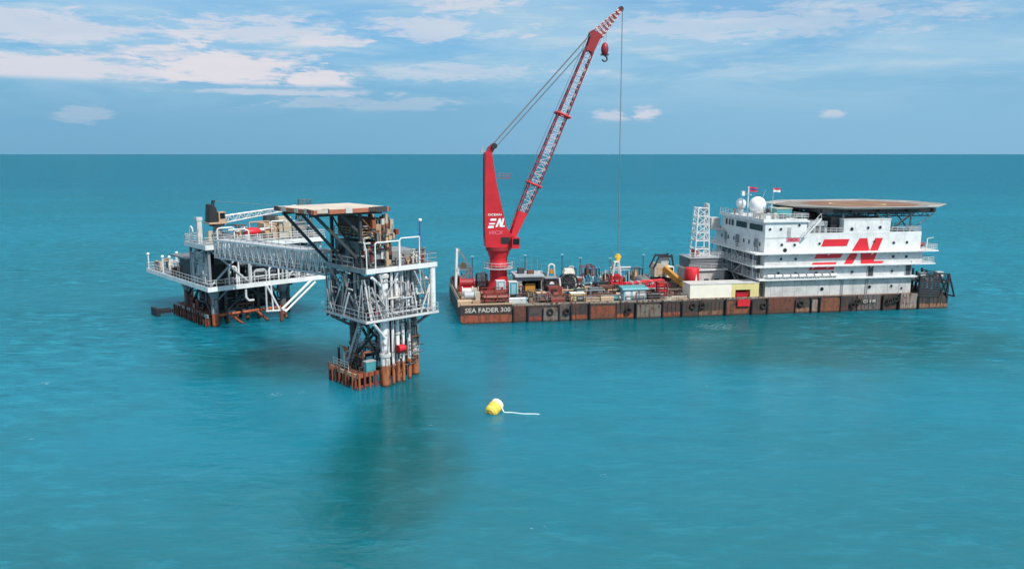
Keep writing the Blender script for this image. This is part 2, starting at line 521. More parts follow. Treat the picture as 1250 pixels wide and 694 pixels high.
def text_part(name, body, mat, parent, loc, height, width=None, shear=0.0, depth=0.02, fr_axis='front', rot_z=0.0, label=None):
    """flat raised lettering standing upright, reading along +u, facing -v"""
    cu = bpy.data.curves.new(name, 'FONT')
    cu.body = body
    cu.size = 1.0
    cu.shear = shear
    cu.extrude = 0.01
    cu.offset = 0.018
    cu.resolution_u = 2
    tmp = bpy.data.objects.new(name, cu)
    sc.collection.objects.link(tmp)
    dg = bpy.context.evaluated_depsgraph_get()
    me = bpy.data.meshes.new_from_object(tmp.evaluated_get(dg))
    bpy.data.objects.remove(tmp)
    xs = [v.co.x for v in me.vertices]; ys = [v.co.y for v in me.vertices]
    x0, x1, y0, y1 = min(xs), max(xs), min(ys), max(ys)
    sy = height / (y1 - y0)
    sx = sy if width is None else width / (x1 - x0)
    off = OFF[parent.name]
    c, s_ = math.cos(rot_z), math.sin(rot_z)
    for v in me.vertices:
        x, y, z = (v.co.x - x0) * sx, (v.co.y - y0) * sy, v.co.z
        dv = -depth if z > 0 else 0.002
        v.co = Vector((loc[0] + x * c - dv * s_, loc[1] + x * s_ + dv * c, loc[2] + y)) - off
    me.materials.clear(); me.materials.append(M[mat])
    o = bpy.data.objects.new(name, me)
    sc.collection.objects.link(o)
    o.parent = parent
    OFF[o.name] = off
    if label: o['label'] = label
    return o


def tag(o, label, cat, group=None, kind=None):
    o['label'] = label; o['category'] = cat
    if group: o['group'] = group
    if kind: o['kind'] = kind
    return o

# ------------------------------------------------------------------ sea
def build_sea():
    m, g, b = new_mat('sea_water')
    oc = g.n('ShaderNodeTexCoord').outputs['Object']
    # turbid coastal water: patches of sediment and depth
    p1 = g.noise(g.mapping(oc, (0.006, 0.010, 1), (3.1, 1.7, 0)), 1.0, 5, 0.55, 0.6)
    p2 = g.noise(g.mapping(oc, (0.03, 0.05, 1), (9, 4, 0), (0, 0, 0.5)), 1.0, 5, 0.6, 0.4)
    c = g.mix(g.step(p1, 0.35, 0.68), (0.004, 0.138, 0.190), (0.005, 0.168, 0.245))
    sx, sy, sz = g.sep(oc)
    far = g.step(sy, 170.0, 900.0)
    c = g.mix(far, c, (0.0025, 0.112, 0.180))                       # deeper, bluer water offshore
    near = g.math('ADD', sy, g.math('MULTIPLY', g.math('SUBTRACT', p1, 0.5), 60.0))
    c = g.mix(g.step(near, 45.0, 100.0, 0.85, 0.0), c, (0.004, 0.108, 0.132))      # darker teal water at short distance
    c = g.mix(g.math('MULTIPLY', g.step(p2, 0.48, 0.72), 0.4), c, (0.004, 0.115, 0.140))
    # scattered breaking crests
    f1 = g.noise(g.mapping(oc, (0.16, 0.33, 1), (17, 5, 0), (0, 0, 0.3)), 1.0, 4, 0.6, 0.8)
    f2 = g.noise(g.mapping(oc, (0.9, 2.0, 1), (2, 8, 0), (0, 0, 0.3)), 1.0, 5, 0.7, 0.5)
    foam = g.math('MULTIPLY', g.step(f1, 0.70, 0.75), g.step(f2, 0.54, 0.66, 0.0, 0.8))
    # waves: long swell, wind chop, ripples
    w1 = g.noise(g.mapping(oc, (0.05, 0.115, 1), (0, 0, 0), (0, 0, 0.35)), 1.0, 3, 0.5, 0.4)
    w2 = g.noise(g.mapping(oc, (0.20, 0.50, 1), (5, 2, 0), (0, 0, 0.28)), 1.0, 5, 0.6, 0.7)
    w3 = g.noise(g.mapping(oc, (1.1, 2.3, 1), (1, 6, 0), (0, 0, 0.1)), 1.0, 4, 0.6, 0.5)
    calm = g.noise(g.mapping(oc, (0.012, 0.02, 1), (31, 12, 0)), 1.0, 3, 0.5)
    amp = g.step(calm, 0.35, 0.65, 0.55, 1.25)
    # the lee of the barge and platforms is smoother water
    px, py, pz = g.sep(oc)
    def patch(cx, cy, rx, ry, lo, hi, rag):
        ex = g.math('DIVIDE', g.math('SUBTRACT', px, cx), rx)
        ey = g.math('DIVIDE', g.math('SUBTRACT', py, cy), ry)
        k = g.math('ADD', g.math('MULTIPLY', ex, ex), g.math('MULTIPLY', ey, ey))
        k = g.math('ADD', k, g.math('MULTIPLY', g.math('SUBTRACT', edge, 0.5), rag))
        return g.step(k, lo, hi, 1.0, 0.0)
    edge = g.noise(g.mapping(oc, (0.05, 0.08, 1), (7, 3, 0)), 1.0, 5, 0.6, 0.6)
    lee = patch(18.0, 92.0, 62.0, 58.0, 0.3, 1.6, 2.0)
    amp = g.math('MULTIPLY', amp, g.math('SUBTRACT', 1.0, g.math('MULTIPLY', lee, 0.72)))
    # wind-sheltered slicks down-wind of the platforms and the barge: no bubbles, greener water, lost sky reflection painted in as darker colour
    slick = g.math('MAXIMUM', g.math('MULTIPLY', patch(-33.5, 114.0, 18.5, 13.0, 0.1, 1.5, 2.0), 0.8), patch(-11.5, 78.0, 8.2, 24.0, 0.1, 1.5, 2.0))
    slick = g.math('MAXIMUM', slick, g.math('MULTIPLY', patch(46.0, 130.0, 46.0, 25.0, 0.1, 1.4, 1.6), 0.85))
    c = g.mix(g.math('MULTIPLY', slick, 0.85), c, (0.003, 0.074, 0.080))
    hgt = g.math('ADD', g.math('MULTIPLY', g.math('MULTIPLY', w1, 0.55), g.math('ADD', amp, 0.15)), g.math('MULTIPLY', g.math('MULTIPLY', w2, 0.46), amp))
    hgt = g.math('ADD', hgt, g.math('MULTIPLY', g.math('MULTIPLY', w3, 0.06), amp))
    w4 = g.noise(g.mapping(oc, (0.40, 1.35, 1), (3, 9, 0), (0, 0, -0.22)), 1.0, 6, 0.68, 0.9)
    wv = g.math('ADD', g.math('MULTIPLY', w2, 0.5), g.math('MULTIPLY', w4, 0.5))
    crest_light = g.math('MULTIPLY', g.step(wv, 0.50, 0.62), g.math('MULTIPLY', amp, 0.8))
    c = g.mix(crest_light, c, (0.013, 0.225, 0.310))  # lighter crests: light on the waves painted into the water colour
    trough_shade = g.math('MULTIPLY', g.step(wv, 0.38, 0.49, 1.0, 0.0), g.math('MULTIPLY', amp, 0.65))
    c = g.mix(trough_shade, c, (0.002, 0.085, 0.130))  # darker troughs: wave shading painted into the same colour
    spots = None
    for (fx, fy, frx, fry) in ((-30.0, 95.9, 1.1, 1.2), (-26.9, 97.0, 0.6, 0.7), (-62.2, 100.8, 1.2, 1.0), (36.2, 136.0, 4.0, 3.0)):
        q = patch(fx, fy, frx, fry, 0.0, 1.4, 1.8)
        spots = q if spots is None else g.math('MAXIMUM', spots, q)
    f3 = g.noise(g.mapping(oc, (1.6, 2.6, 1), (2, 8, 0)), 1.0, 5, 0.7, 0.8)
    foam = g.math('MAXIMUM', foam, g.math('MULTIPLY', spots, g.step(f3, 0.52, 0.66, 0.0, 0.6)))
    c = g.mix(foam, c, (0.50, 0.68, 0.72))
    bp = g.n('ShaderNodeBump')
    bp.inputs['Strength'].default_value = 1.0
    bp.inputs['Distance'].default_value = 1.0
    g.put(bp.inputs['Height'], hgt)
    # body of the water: light scattered back out of silty water; surface: mirror layer
    g.put(b.inputs['Base Color'], c)
    b.inputs['Roughness'].default_value = 0.9
    b.inputs['Specular IOR Level'].default_value = 0.0
    b.subsurface_method = 'BURLEY'
    g.put(b.inputs['Subsurface Weight'], g.math('SUBTRACT', 1.0, foam))
    b.inputs['Subsurface Radius'].default_value = (1.0, 1.0, 1.0)
    b.inputs['Subsurface Scale'].default_value = 22.0
    g.t.links.new(bp.outputs[0], b.inputs['Normal'])
    gl = g.n('ShaderNodeBsdfGlossy')
    gl.inputs['Roughness'].default_value = 0.14
    gl.inputs['Color'].default_value = (1, 1, 1, 1)
    g.t.links.new(bp.outputs[0], gl.inputs['Normal'])
    fr = g.n('ShaderNodeFresnel')
    fr.inputs['IOR'].default_value = 1.33
    g.t.links.new(bp.outputs[0], fr.inputs['Normal'])
    F = fr.outputs[0]
    fac = g.math('DIVIDE', g.math('MULTIPLY', F, 0.15), g.math('ADD', F, 0.06))
    fac = g.math('MULTIPLY', fac, g.math('SUBTRACT', 1.0, foam))
    mx = g.n('ShaderNodeMixShader')
    g.put(mx.inputs[0], fac)
    g.t.links.new(b.outputs[0], mx.inputs[1])
    g.t.links.new(gl.outputs[0], mx.inputs[2])
    g.t.links.new(mx.outputs[0], m.node_tree.nodes['Material Output'].inputs['Surface'])
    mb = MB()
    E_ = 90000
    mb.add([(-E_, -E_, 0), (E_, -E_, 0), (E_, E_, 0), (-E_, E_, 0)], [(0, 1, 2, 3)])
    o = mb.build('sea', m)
    o['kind'] = 'structure'


build_sea()


# ------------------------------------------------------------------ work barge
def build_barge():
    b = thing('work_barge', 'long rust streaked work barge carrying the red crane and white accommodation block', 'barge', 'B', (0, 0, 0))
    L_, Wd, D = 96.4, 26.0, 3.0
    m = MB()
    m.prism([(0.7, -2.5), (L_, -2.5), (L_, D), (0, D), (0, 0.6)], 0.35, Wd)
    hull = m.build('hull', PANEL['dark'], b)
    m = MB(); m.box(0.25, L_ - 0.25, 0.6, Wd - 0.25, D + 0.004, D + 0.03)
    m.build('deck', 'rust_deck', b)
    segs = [(0.0, 9.3, 'bow'), (9.6, 12.0, 'rustbrown'), (12.3, 14.7, 'bluegrey'), (15.0, 17.7, 'beige'), (18.0, 20.0, 'grey'), (20.3, 23.4, 'dorange'),
            (23.8, 28.4, 'orange'), (28.8, 32.2, 'dorange'), (32.6, 37.3, 'beige'), (37.8, 41.1, 'dorange'), (41.5, 44.4, 'dark'), (44.8, 49.7, 'dtan'),
            (50.1, 54.9, 'rust'), (55.3, 58.1, 'dark'), (58.5, 63.7, 'rustbrown'), (64.1, 67.1, 'dtan'), (67.4, 68.9, 'pale'), (69.1, 73.1, 'rust'),
            (73.5, 76.6, 'dark'), (77.0, 82.0, 'grey'), (82.4, 85.5, 'dark'), (85.9, 89.7, 'pale'), (90.1, 96.4, 'dtan')]
    names = {'bow': 'black and orange rust bow plate with the painted name', 'bluegrey': 'blue grey plate over a red strip', 'pale': 'pale scraped plate'}
    for i, (a, c, k) in enumerate(segs):
        m = MB()
        out = random.choice([0.05, 0.12, 0.2, 0.26, 0.34])
        if k == 'bow':
            m.prism([(0.62, -1), (c, -1), (c, 3.35), (-0.05, 3.35), (-0.05, 0.65)], 0.02, 0.36)
        else:
            m.box(a, c, 0.3 - out, 0.36, -1, random.choice([2.5, 2.7, 2.85, 3.0, 3.12]))
            if k in ('beige', 'grey', 'dorange', 'dtan'):
                for t in range(1, int((c - a) / 0.8)):
                    m.box(a + t * 0.8 - 0.05, a + t * 0.8 + 0.05, 0.22 - out, 0.3 - out, 0.5, 2.7)
        m.build('hull_plate', PANEL[k], b, names.get(k))
    for i, (s0, s1) in enumerate(zip(segs, segs[1:])):
        m = MB()
        x = (s0[1] + s1[0]) / 2
        if i % 4 == 2: continue
        m.cyl((x, -0.14, -0.8), (x + random.uniform(-.12, .12), -0.14, 2.7 + 0.3 * (i % 3)), random.uniform(.11, .2), 8)
        m.box(x - 0.22, x + 0.22, 0.0, 0.36, -0.8, 2.9)
        m.build('fender_post', 'black', b)
    # lorry tyre fenders hung on the side
    for x in (16.2, 19.3, 30.9, 43.3, 45.2, 57.4, 65.0, 75.8, 76.9, 83.6, 84.9):
        m = MB()
        zt = random.uniform(1.2, 2.2)
        pts = [(x + 0.48 * math.cos(t * math.pi / 6), -0.16, zt + 0.48 * math.sin(t * math.pi / 6)) for t in range(13)]
        m.tube(pts, 0.18, 8)
        t = m.build('tyre_fender', 'rubber', b)
        m = MB(); m.cyl((x, -0.1, zt + 0.4), (x, 0.2, 3.1), 0.035, 5)
        m.build('hanging_chain', 'black', t)
    # low coaming, kerb and gunwale along the near edge
    m = MB()
    m.box(9.5, 57.6, 0.38, 0.55, 3.0, 3.38)
    m.build('gunwale', 'gunwale_steel', b)
    m = MB(); m.box(0.0, 9.4, 0.40, 0.6, 3.3, 3.6); m.box(0.0, 0.25, 0.6, 25.6, 3.0, 3.75)
    m.build('bow_bulwark', 'tan', b)
    m = MB(); m.box(0.3, L_, Wd - 0.25, Wd, 3.0, 3.5)
    m.build('far_bulwark', 'rust', b)
    m = MB(); m.rail([(9, Wd - 0.5, 3.03), (57, Wd - 0.5, 3.03)], 1.15, 2.0, 0.05)
    m.build('far_railing', 'mid_grey', b)
    m = MB(); m.rail([(0.15, 3, 3.7), (0.15, 25, 3.7)], 1.0, 2.2, 0.05)
    m.build('bow_railing', 'dark', b)
    m = MB(); m.rail([(12.5, 0.75, 3.38), (42.5, 0.75, 3.38)], 1.0, 1.7, 0.03, 1); m.build('near_railing', 'mid_grey', b)
    # bollards
    for (x, y) in ((1.6, 1.4), (7.5, 1.4), (15.5, 1.3), (26.5, 1.3), (39.0, 1.3), (1.6, 24.5), (12, 24.8), (30, 24.8), (45, 24.8)):
        m = MB()
        for dx in (-0.45, 0.45):
            m.cyl((x + dx, y, 3.02), (x + dx, y, 3.75), 0.2, 10)
            m.cyl((x + dx, y, 3.75), (x + dx, y, 3.85), 0.27, 10)
        m.box(x - 0.85, x + 0.85, y - 0.3, y + 0.3, 3.02, 3.1)
        m.build('bollard', 'dark', b)
    rng = random.Random(5)
    for k in range(64):
        v0 = rng.choice((1.0, 2.6, 4.5, 6.5, 9.5, 11.0, 13.5, 16.0, 18.0, 20.5))
        u0 = rng.uniform(9.5, 40)
        u1 = u0 + rng.uniform(1.5, 6)
        z = 3.1 + rng.choice((0.25, 0.5, 0.9, 1.3, 1.6))
        m = MB(); r_ = rng.uniform(0.06, 0.16)
        m.tube([(u0, v0, 3.03), (u0, v0, z), (u1, v0, z), (u1, v0 + rng.uniform(-1, 1), z), (u1, v0 + rng.uniform(-1, 1), 3.03)], r_, 6)
        m.build('deck_pipe', rng.choice(['rust', 'dark', 'mid_grey', 'rust_red', 'tan', 'black', 'white_dirty', 'grey']), b)
    for k in range(34):
        u0, v0 = rng.uniform(9.5, 42), rng.uniform(1, 24)
        h_ = rng.uniform(0.8, 2.6)
        m = MB(); m.cyl((u0, v0, 3.03), (u0, v0, 3.03 + h_), rng.uniform(0.05, 0.14), 7); m.cyl((u0, v0, 2.95 + h_), (u0, v0, 3.1 + h_), rng.uniform(0.15, 0.3), 10)
        m.build('deck_stanchion', rng.choice(['rust', 'dark', 'white_dirty', 'rust_red', 'black', 'blue']), b)
    text_part('name_lettering', 'SEA FADER 300', 'name_white', b, (0.75, 0.03, 2.05), 0.85, 8.2, 0.0, 0.03)
    text_part('draught_lettering', 'C1 4 M', 'name_white', b, (78.0, 0.02, 1.6), 0.6, 2.6, 0.0, 0.12)
    return b


build_barge()


# ------------------------------------------------------------------ accommodation block
EB = [[(69.9, 13.9), (75.2, 13.9), (74.7, 12.55), (69.4, 12.55)], [(68.6, 11.15), (74.0, 11.15), (73.5, 10.25), (68.2, 10.25)],
      [(67.9, 9.45), (72.8, 9.45), (72.3, 8.05), (67.2, 8.05)]]
NB = [[(77.3, 14.0), (78.9, 14.0), (75.9, 8.65), (74.1, 8.65)], [(77.4, 14.0), (78.9, 14.0), (80.3, 8.65), (78.0, 8.65)],
      [(80.6, 14.0), (82.2, 14.0), (80.3, 8.65), (78.5, 8.65)], [(78.3, 9.5), (82.7, 9.5), (82.3, 8.65), (78.1, 8.65)]]


def emblem(parent, mat, y, fx=lambda a, b: (a, b), th=0.05):
    for nm, P in (('letter', EB), ('letter', NB)):
        m = MB()
        for k, poly in enumerate(P):
            m.prism([fx(*p) for p in poly], y - th - 0.006 * k, y + 0.01)
        m.build(nm, mat, parent, None)


def porthole(parent, u, z, y, r=0.3):
    m = MB(); m.cyl((u, y + 0.05, z), (u, y - 0.06, z), r + 0.1, 14)
    f = m.build('window', 'pale_grey', parent)
    m = MB(); m.cyl((u, y - 0.0, z), (u, y - 0.075, z), r, 14)
    m.build('pane', 'glass', f)


def build_block():
    b = thing('accommodation_block', 'white five storey accommodation block with red lettering at the stern of the barge', 'building', 'B', (58, 1.5, 3.03))
    y = 1.5
    Y1 = 24.0
    # storeys
    m = MB(); m.box(58.4, 89.0, y, Y1, 3.03, 6.3); m.build('wall', 'white_dirty', b, 'stained grey white ground storey')
    m = MB(); m.box(58.0, 88.0, y + 0.05, Y1, 6.55, 8.8); m.build('wall', 'white_hull', b)
    m = MB(); m.box(58.0, 91.0, y, Y1, 9.05, 11.3); m.build('wall', 'white_hull', b)
    m = MB(); m.box(57.8, 90.4, y, Y1, 11.55, 14.3); m.box(57.8, 90.4, y, y + 0.18, 14.3, 15.15); m.box(90.22, 90.4, y + 0.18, Y1, 14.3, 15.15)
    m.box(57.8, 57.98, y + 0.18, Y1, 14.3, 15.0)
    m.build('wall', 'white', b, 'bright white upper storey')
    # deck slabs between the storeys
    for (x0, x1, y0, z) in ((56.6, 89.6, 0.55, 6.3), (55.6, 93.2, 0.45, 8.8), (55.5, 93.6, 0.40, 11.3)):
        m = MB(); m.box(x0, x1, y0, Y1 + 0.8, z, z + 0.25)
        m.build('deck_slab', 'white', b)
    m = MB(); m.box(58.0, 90.2, y + 0.2, Y1 - 0.05, 14.3, 14.34); m.build('roof', 'mid_grey', b)
    # weld seams / stiffeners on the near wall
    for x in [59.5 + 2.45 * i for i in range(12)]:
        m = MB(); m.box(x, x + 0.07, y - 0.03, y + 0.01, 3.05, 6.28); m.build('stiffener', 'pale_grey', b)
    for x in [60.4 + 3.3 * i for i in range(9)]:
        m = MB(); m.box(x, x + 0.06, y - 0.025, y + 0.01, 11.6, 15.0); m.build('stiffener', 'white', b)
    # railings on the walkways
    for (x0, x1, z) in ((58.0, 89.4, 6.55), (56, 93.0, 9.05), (56, 93.4, 11.55)):
        yy = {6.55: 0.62, 9.05: 0.52, 11.55: 0.47}[z]
        if z > 9:
            m = MB(); m.rail([(x1 - 2.6, yy, z), (x1 - 0.1, yy, z), (x1 - 0.1, Y1, z)], 1.1, 1.2, 0.05); m.build('railing', 'white_rail', b)
        lx = x0 - 0.35 if z > 7 else 56.7
        m = MB(); m.rail([(lx, yy, z), (lx, Y1 + 0.6, z)], 1.1, 1.25, 0.055); m.build('railing', 'white_rail', b)
    m = MB(); m.rail([(66.3, y + 0.09, 15.15), (73.7, y + 0.09, 15.15)], 0.9, 1.2, 0.04); m.build('railing', 'white_rail', b)
    m = MB(); m.rail([(84.0, y + 0.09, 15.15), (90.3, y + 0.09, 15.15), (90.3, 20, 15.15)], 0.95, 1.3, 0.045); m.build('railing', 'white_rail', b)
    # near wall openings
    for u, z, r in [(61.3, 13.0, .24), (63.9, 12.95, .24), (62.0, 11.95, .38), (69.0, 13.1, .22), (84.6, 13.0, .24), (87.4, 13.05, .24), (80.4, 13.3, .2),
                    (61.3, 10.3, .24), (64.3, 10.25, .24), (84.7, 10.3, .26), (87.5, 10.25, .26),
                    (60.9, 7.5, .26), (64.5, 7.45, .24), (68.7, 7.45, .24), (72.1, 7.45, .24), (76.2, 7.45, .24), (84.7, 7.45, .24),
                    (70.1, 4.3, .36), (80.1, 4.45, .34), (84.8, 4.5, .26), (87.0, 4.0, .22)]:
        porthole(b, u, z, y, r)
    for u in (80.1, 88.15):
        m = MB(); m.box(u - 0.55, u + 0.55, y - 0.02, y + 0.1, 6.57, 8.6); d = m.build('door', 'dark', b, 'dark open doorway on the second storey')
        m = MB(); m.box(u - 0.68, u - 0.55, y - 0.06, y + 0.1, 6.56, 8.72); m.box(u + 0.55, u + 0.68, y - 0.06, y + 0.1, 6.56, 8.72); m.box(u - 0.55, u + 0.55, y - 0.06, y + 0.1, 8.6, 8.72)
        m.build('door_frame', 'pale_grey', d)
    emblem(b, 'sign_red', y)
    m = MB(); m.box(62.2, 64.9, y - 0.05, y + 0.01, 13.55, 14.35); s = m.build('sign_board', 'pink', b, 'small faded pink name board')
    text_part('lettering', 'HICX', 'dark_red', s, (62.55, y - 0.06, 13.7), 0.5, 2.0, 0.1, 0.02)
    # left face (towards the crane): galleries with doors, windows and trunking in shade
    lf = 57.8
    for (z0, n) in ((6.6, 5), (9.1, 6)):
        for k in range(n):
            v = 3.2 + k * 20.0 / n
            m = MB(); m.box(lf + 0.1, lf + 0.3, v, v + 1.0, z0, z0 + 2.0); m.build('door', 'mid_grey', b)
            m = MB(); m.cyl((lf + 0.25, v + 1.9, z0 + 1.4), (lf + 0.14, v + 1.9, z0 + 1.4), 0.3, 12); m.build('window', 'glass', b)
    for v in (3.0, 5.3, 7.6, 9.9, 14.5, 17.2, 20.4):
        m = MB(); m.box(lf - 0.05, lf + 0.1, v, v + 0.62, 12.6, 13.4); f = m.build('window', 'pale_grey', b)
        m = MB(); m.box(lf - 0.07, lf, v + 0.07, v + 0.55, 12.67, 13.33); m.build('pane', 'glass', f)
    m = MB()
    for v in (2.2, 6.4, 11.4, 16.4, 21.6):
        for z0, z1 in ((6.55, 8.8), (9.05, 11.3)):
            m.box(55.95, 56.13, v, v + 0.18, z0, z1)
    m.build('gallery_post', 'pale_grey', b)
    # bridge
    m = MB(); m.box(57.75, 66.2, y - 0.1, 20.6, 14.35, 17.3); w = m.build('bridge_wall', 'white', b)
    m = MB(); m.box(57.2, 66.5, y - 0.45, 21.2, 17.3, 17.6); m.build('bridge_roof', 'white', b)
    m = MB(); m.box(57.2, 57.35, y - 0.4, 21.0, 17.6, 17.95); m.box(57.35, 66, y - 0.4, y - 0.25, 17.6, 17.95); m.build('bridge_parapet', 'white', b)
    for (v0, v1) in ((2.2, 7.7), (8.9, 13.7), (14.9, 15.9), (16.5, 17.2), (17.9, 18.8)):
        m = MB(); m.box(57.64, 57.8, v0 - 0.12, v1 + 0.12, 15.45, 16.85); f = m.build('window', 'white', b)
        m = MB(); m.box(57.61, 57.7, v0, v1, 15.57, 16.73); m.build('pane', 'glass', f)
    for u in (58.7, 60.9, 64.6):
        m = MB(); m.cyl((u, y - 0.0, 16.0 if u < 64 else 16.7), (u, y - 0.17, 16.0 if u < 64 else 16.7), 0.3, 14); f = m.build('window', 'pale_grey', b)
        m = MB(); m.cyl((u, y - 0.1, 16.0 if u < 64 else 16.7), (u, y - 0.19, 16.0 if u < 64 else 16.7), 0.22, 14); m.build('pane', 'glass', f)
    m = MB(); m.box(62.2, 63.0, y - 0.14, y, 14.4, 16.3); m.build('door', 'pale_grey', b)
    m = MB(); m.rail([(57.4, y - 0.3, 17.95), (66.3, y - 0.3, 17.95), (66.3, 20, 17.6)], 0.95, 1.3, 0.045); m.build('railing', 'white_rail', b)
    m = MB(); m.rail([(57.3, y - 0.3, 17.95), (57.3, 21.0, 17.95)], 0.95, 1.3, 0.045); m.build('railing', 'white_rail', b)
    # bridge wing platform on the far left corner
    m = MB(); m.box(55.6, 57.6, 19.0, 24.5, 14.2, 14.4); m.box(55.6, 57.6, 21.4, 24.5, 14.4, 16.6); m.build('bridge_wing', 'white_dirty', b)
    # outside stair from the roof up to the bridge top
    m = MB()
    for dy in (0.0, 0.75):
        m.bar((65.4, y - 0.05 + dy - 0.75, 14.4), (68.6, y - 0.05 + dy - 0.75, 17.9), 0.09, 0.3)
    for k in range(14):
        t = k / 13
        m.box(65.3 + 3.2 * t, 65.6 + 3.2 * t, y - 0.8, y - 0.05, 14.4 + 3.5 * t, 14.45 + 3.5 * t)
    st = m.build('stair', 'white', b)
    m = MB()
    m.cyl((65.3, y - 0.8, 15.4), (68.5, y - 0.8, 18.9), 0.05, 6)
    for k in range(5):
        t = k / 4
        m.cyl((65.4 + 3.2 * t, y - 0.8, 14.4 + 3.5 * t), (65.4 + 3.2 * t, y - 0.8, 15.4 + 3.5 * t), 0.04, 5)
    m.build('handrail', 'white', st)
    # plant rooms on the roof
    m = MB(); m.box(67.6, 71.6, 3.5, 10, 14.34, 17.2); k = m.build('plant_room', 'pale_grey', b)
    for u in (68.1, 69.2, 70.3):
        m2 = MB(); m2.box(u, u + 0.75, 3.44, 3.6, 15.0, 16.3); m2.build('louvre', 'dark', k)
    m = MB(); m.box(66.6, 73.6, 9.0, 20, 14.34, 18.3); m.build('funnel_casing', 'dark', b)
    m = MB(); m.box(72.0, 73.7, 3.0, 8.9, 14.34, 18.0); m.build('funnel_casing', 'black', b)
    for (u, v) in ((67.3, 11), (68.3, 12.4), (70.5, 11.5), (71.8, 14.0)):
        m = MB(); m.cyl((u, v, 18.2), (u, v, 19.0 + 0.3 * (u % 1)), 0.22, 10); m.build('exhaust_pipe', 'black', b)
    m = MB(); m.box(73.9, 83.7, y + 0.1, 11, 14.34, 17.55); k = m.build('deckhouse', 'white', b)
    m = MB(); m.box(73.8, 83.8, y + 0.02, 11.1, 17.55, 17.7); m.build('deckhouse_roof', 'white', b)
    for u, z, r in ((75.6, 15.8, .3), (79.0, 16.0, .24), (81.5, 16.05, .28)):
        porthole(b, u, z, y + 0.1, r)
    # external ladders and cable runs on the near wall
    for u in (74.0, 79.2):
        m = MB()
        m.cyl((u, y - 0.1, 3.1), (u, y - 0.1, 6.3), 0.04, 5); m.cyl((u + 0.45, y - 0.1, 3.1), (u + 0.45, y - 0.1, 6.3), 0.04, 5)
        for k in range(9): m.cyl((u, y - 0.1, 3.3 + 0.33 * k), (u + 0.45, y - 0.1, 3.3 + 0.33 * k), 0.03, 5)
        m.build('ladder', 'grey', b)
    # brackets under the walkways
    for z, x1 in ((8.8, 91.0), (11.3, 91.5), (6.3, 88.5)):
        x = 58.6
        while x < x1:
            m = MB(); m.prism([(0.55 if z != 6.3 else 0.65, z - 0.004), (y - 0.002, z - 0.004), (y - 0.002, z - 0.6)], x, x + 0.09, 'x'); x += 3.05
            m.build('bracket', 'white', b)
    # lower left galley and stair tower in front of the block
    m = MB()
    for k in range(3):
        z0 = 3.1 + [0, 3.3, 5.9][k]; z1 = [6.3, 8.9, 11.4][k]
        va, vb = (7.0, 11.5) if k % 2 == 0 else (11.5, 7.0)
        for dx in (56.2, 56.95):
            m.bar((dx, va, z0), (dx, vb, z1), 0.07, 0.28)
        for j in range(10):
            t = j / 9
            m.box(56.2, 56.95, va + (vb - va) * t - 0.12, va + (vb - va) * t + 0.12, z0 + (z1 - z0) * t, z0 + (z1 - z0) * t + 0.04)
    m.build('stair', 'pale_grey', b)
    m = MB()
    for (v, r_) in ((4.2, .18), (4.9, .12), (12.6, .22), (13.3, .12), (18.4, .2)):
        m.cyl((57.5, v, 3.1), (57.5, v, 14.0), r_, 8)
    m.build('pipe_riser', 'grey', b)
    for (v0, v1, z1) in ((2.4, 5.6, 5.2), (9.4, 12.2, 5.4), (15, 18, 5.8)):
        m = MB(); m.box(56.9, 58.3, v0, v1, 3.05, z1); m.build('locker', 'mid_grey', b)
    return b


build_block()


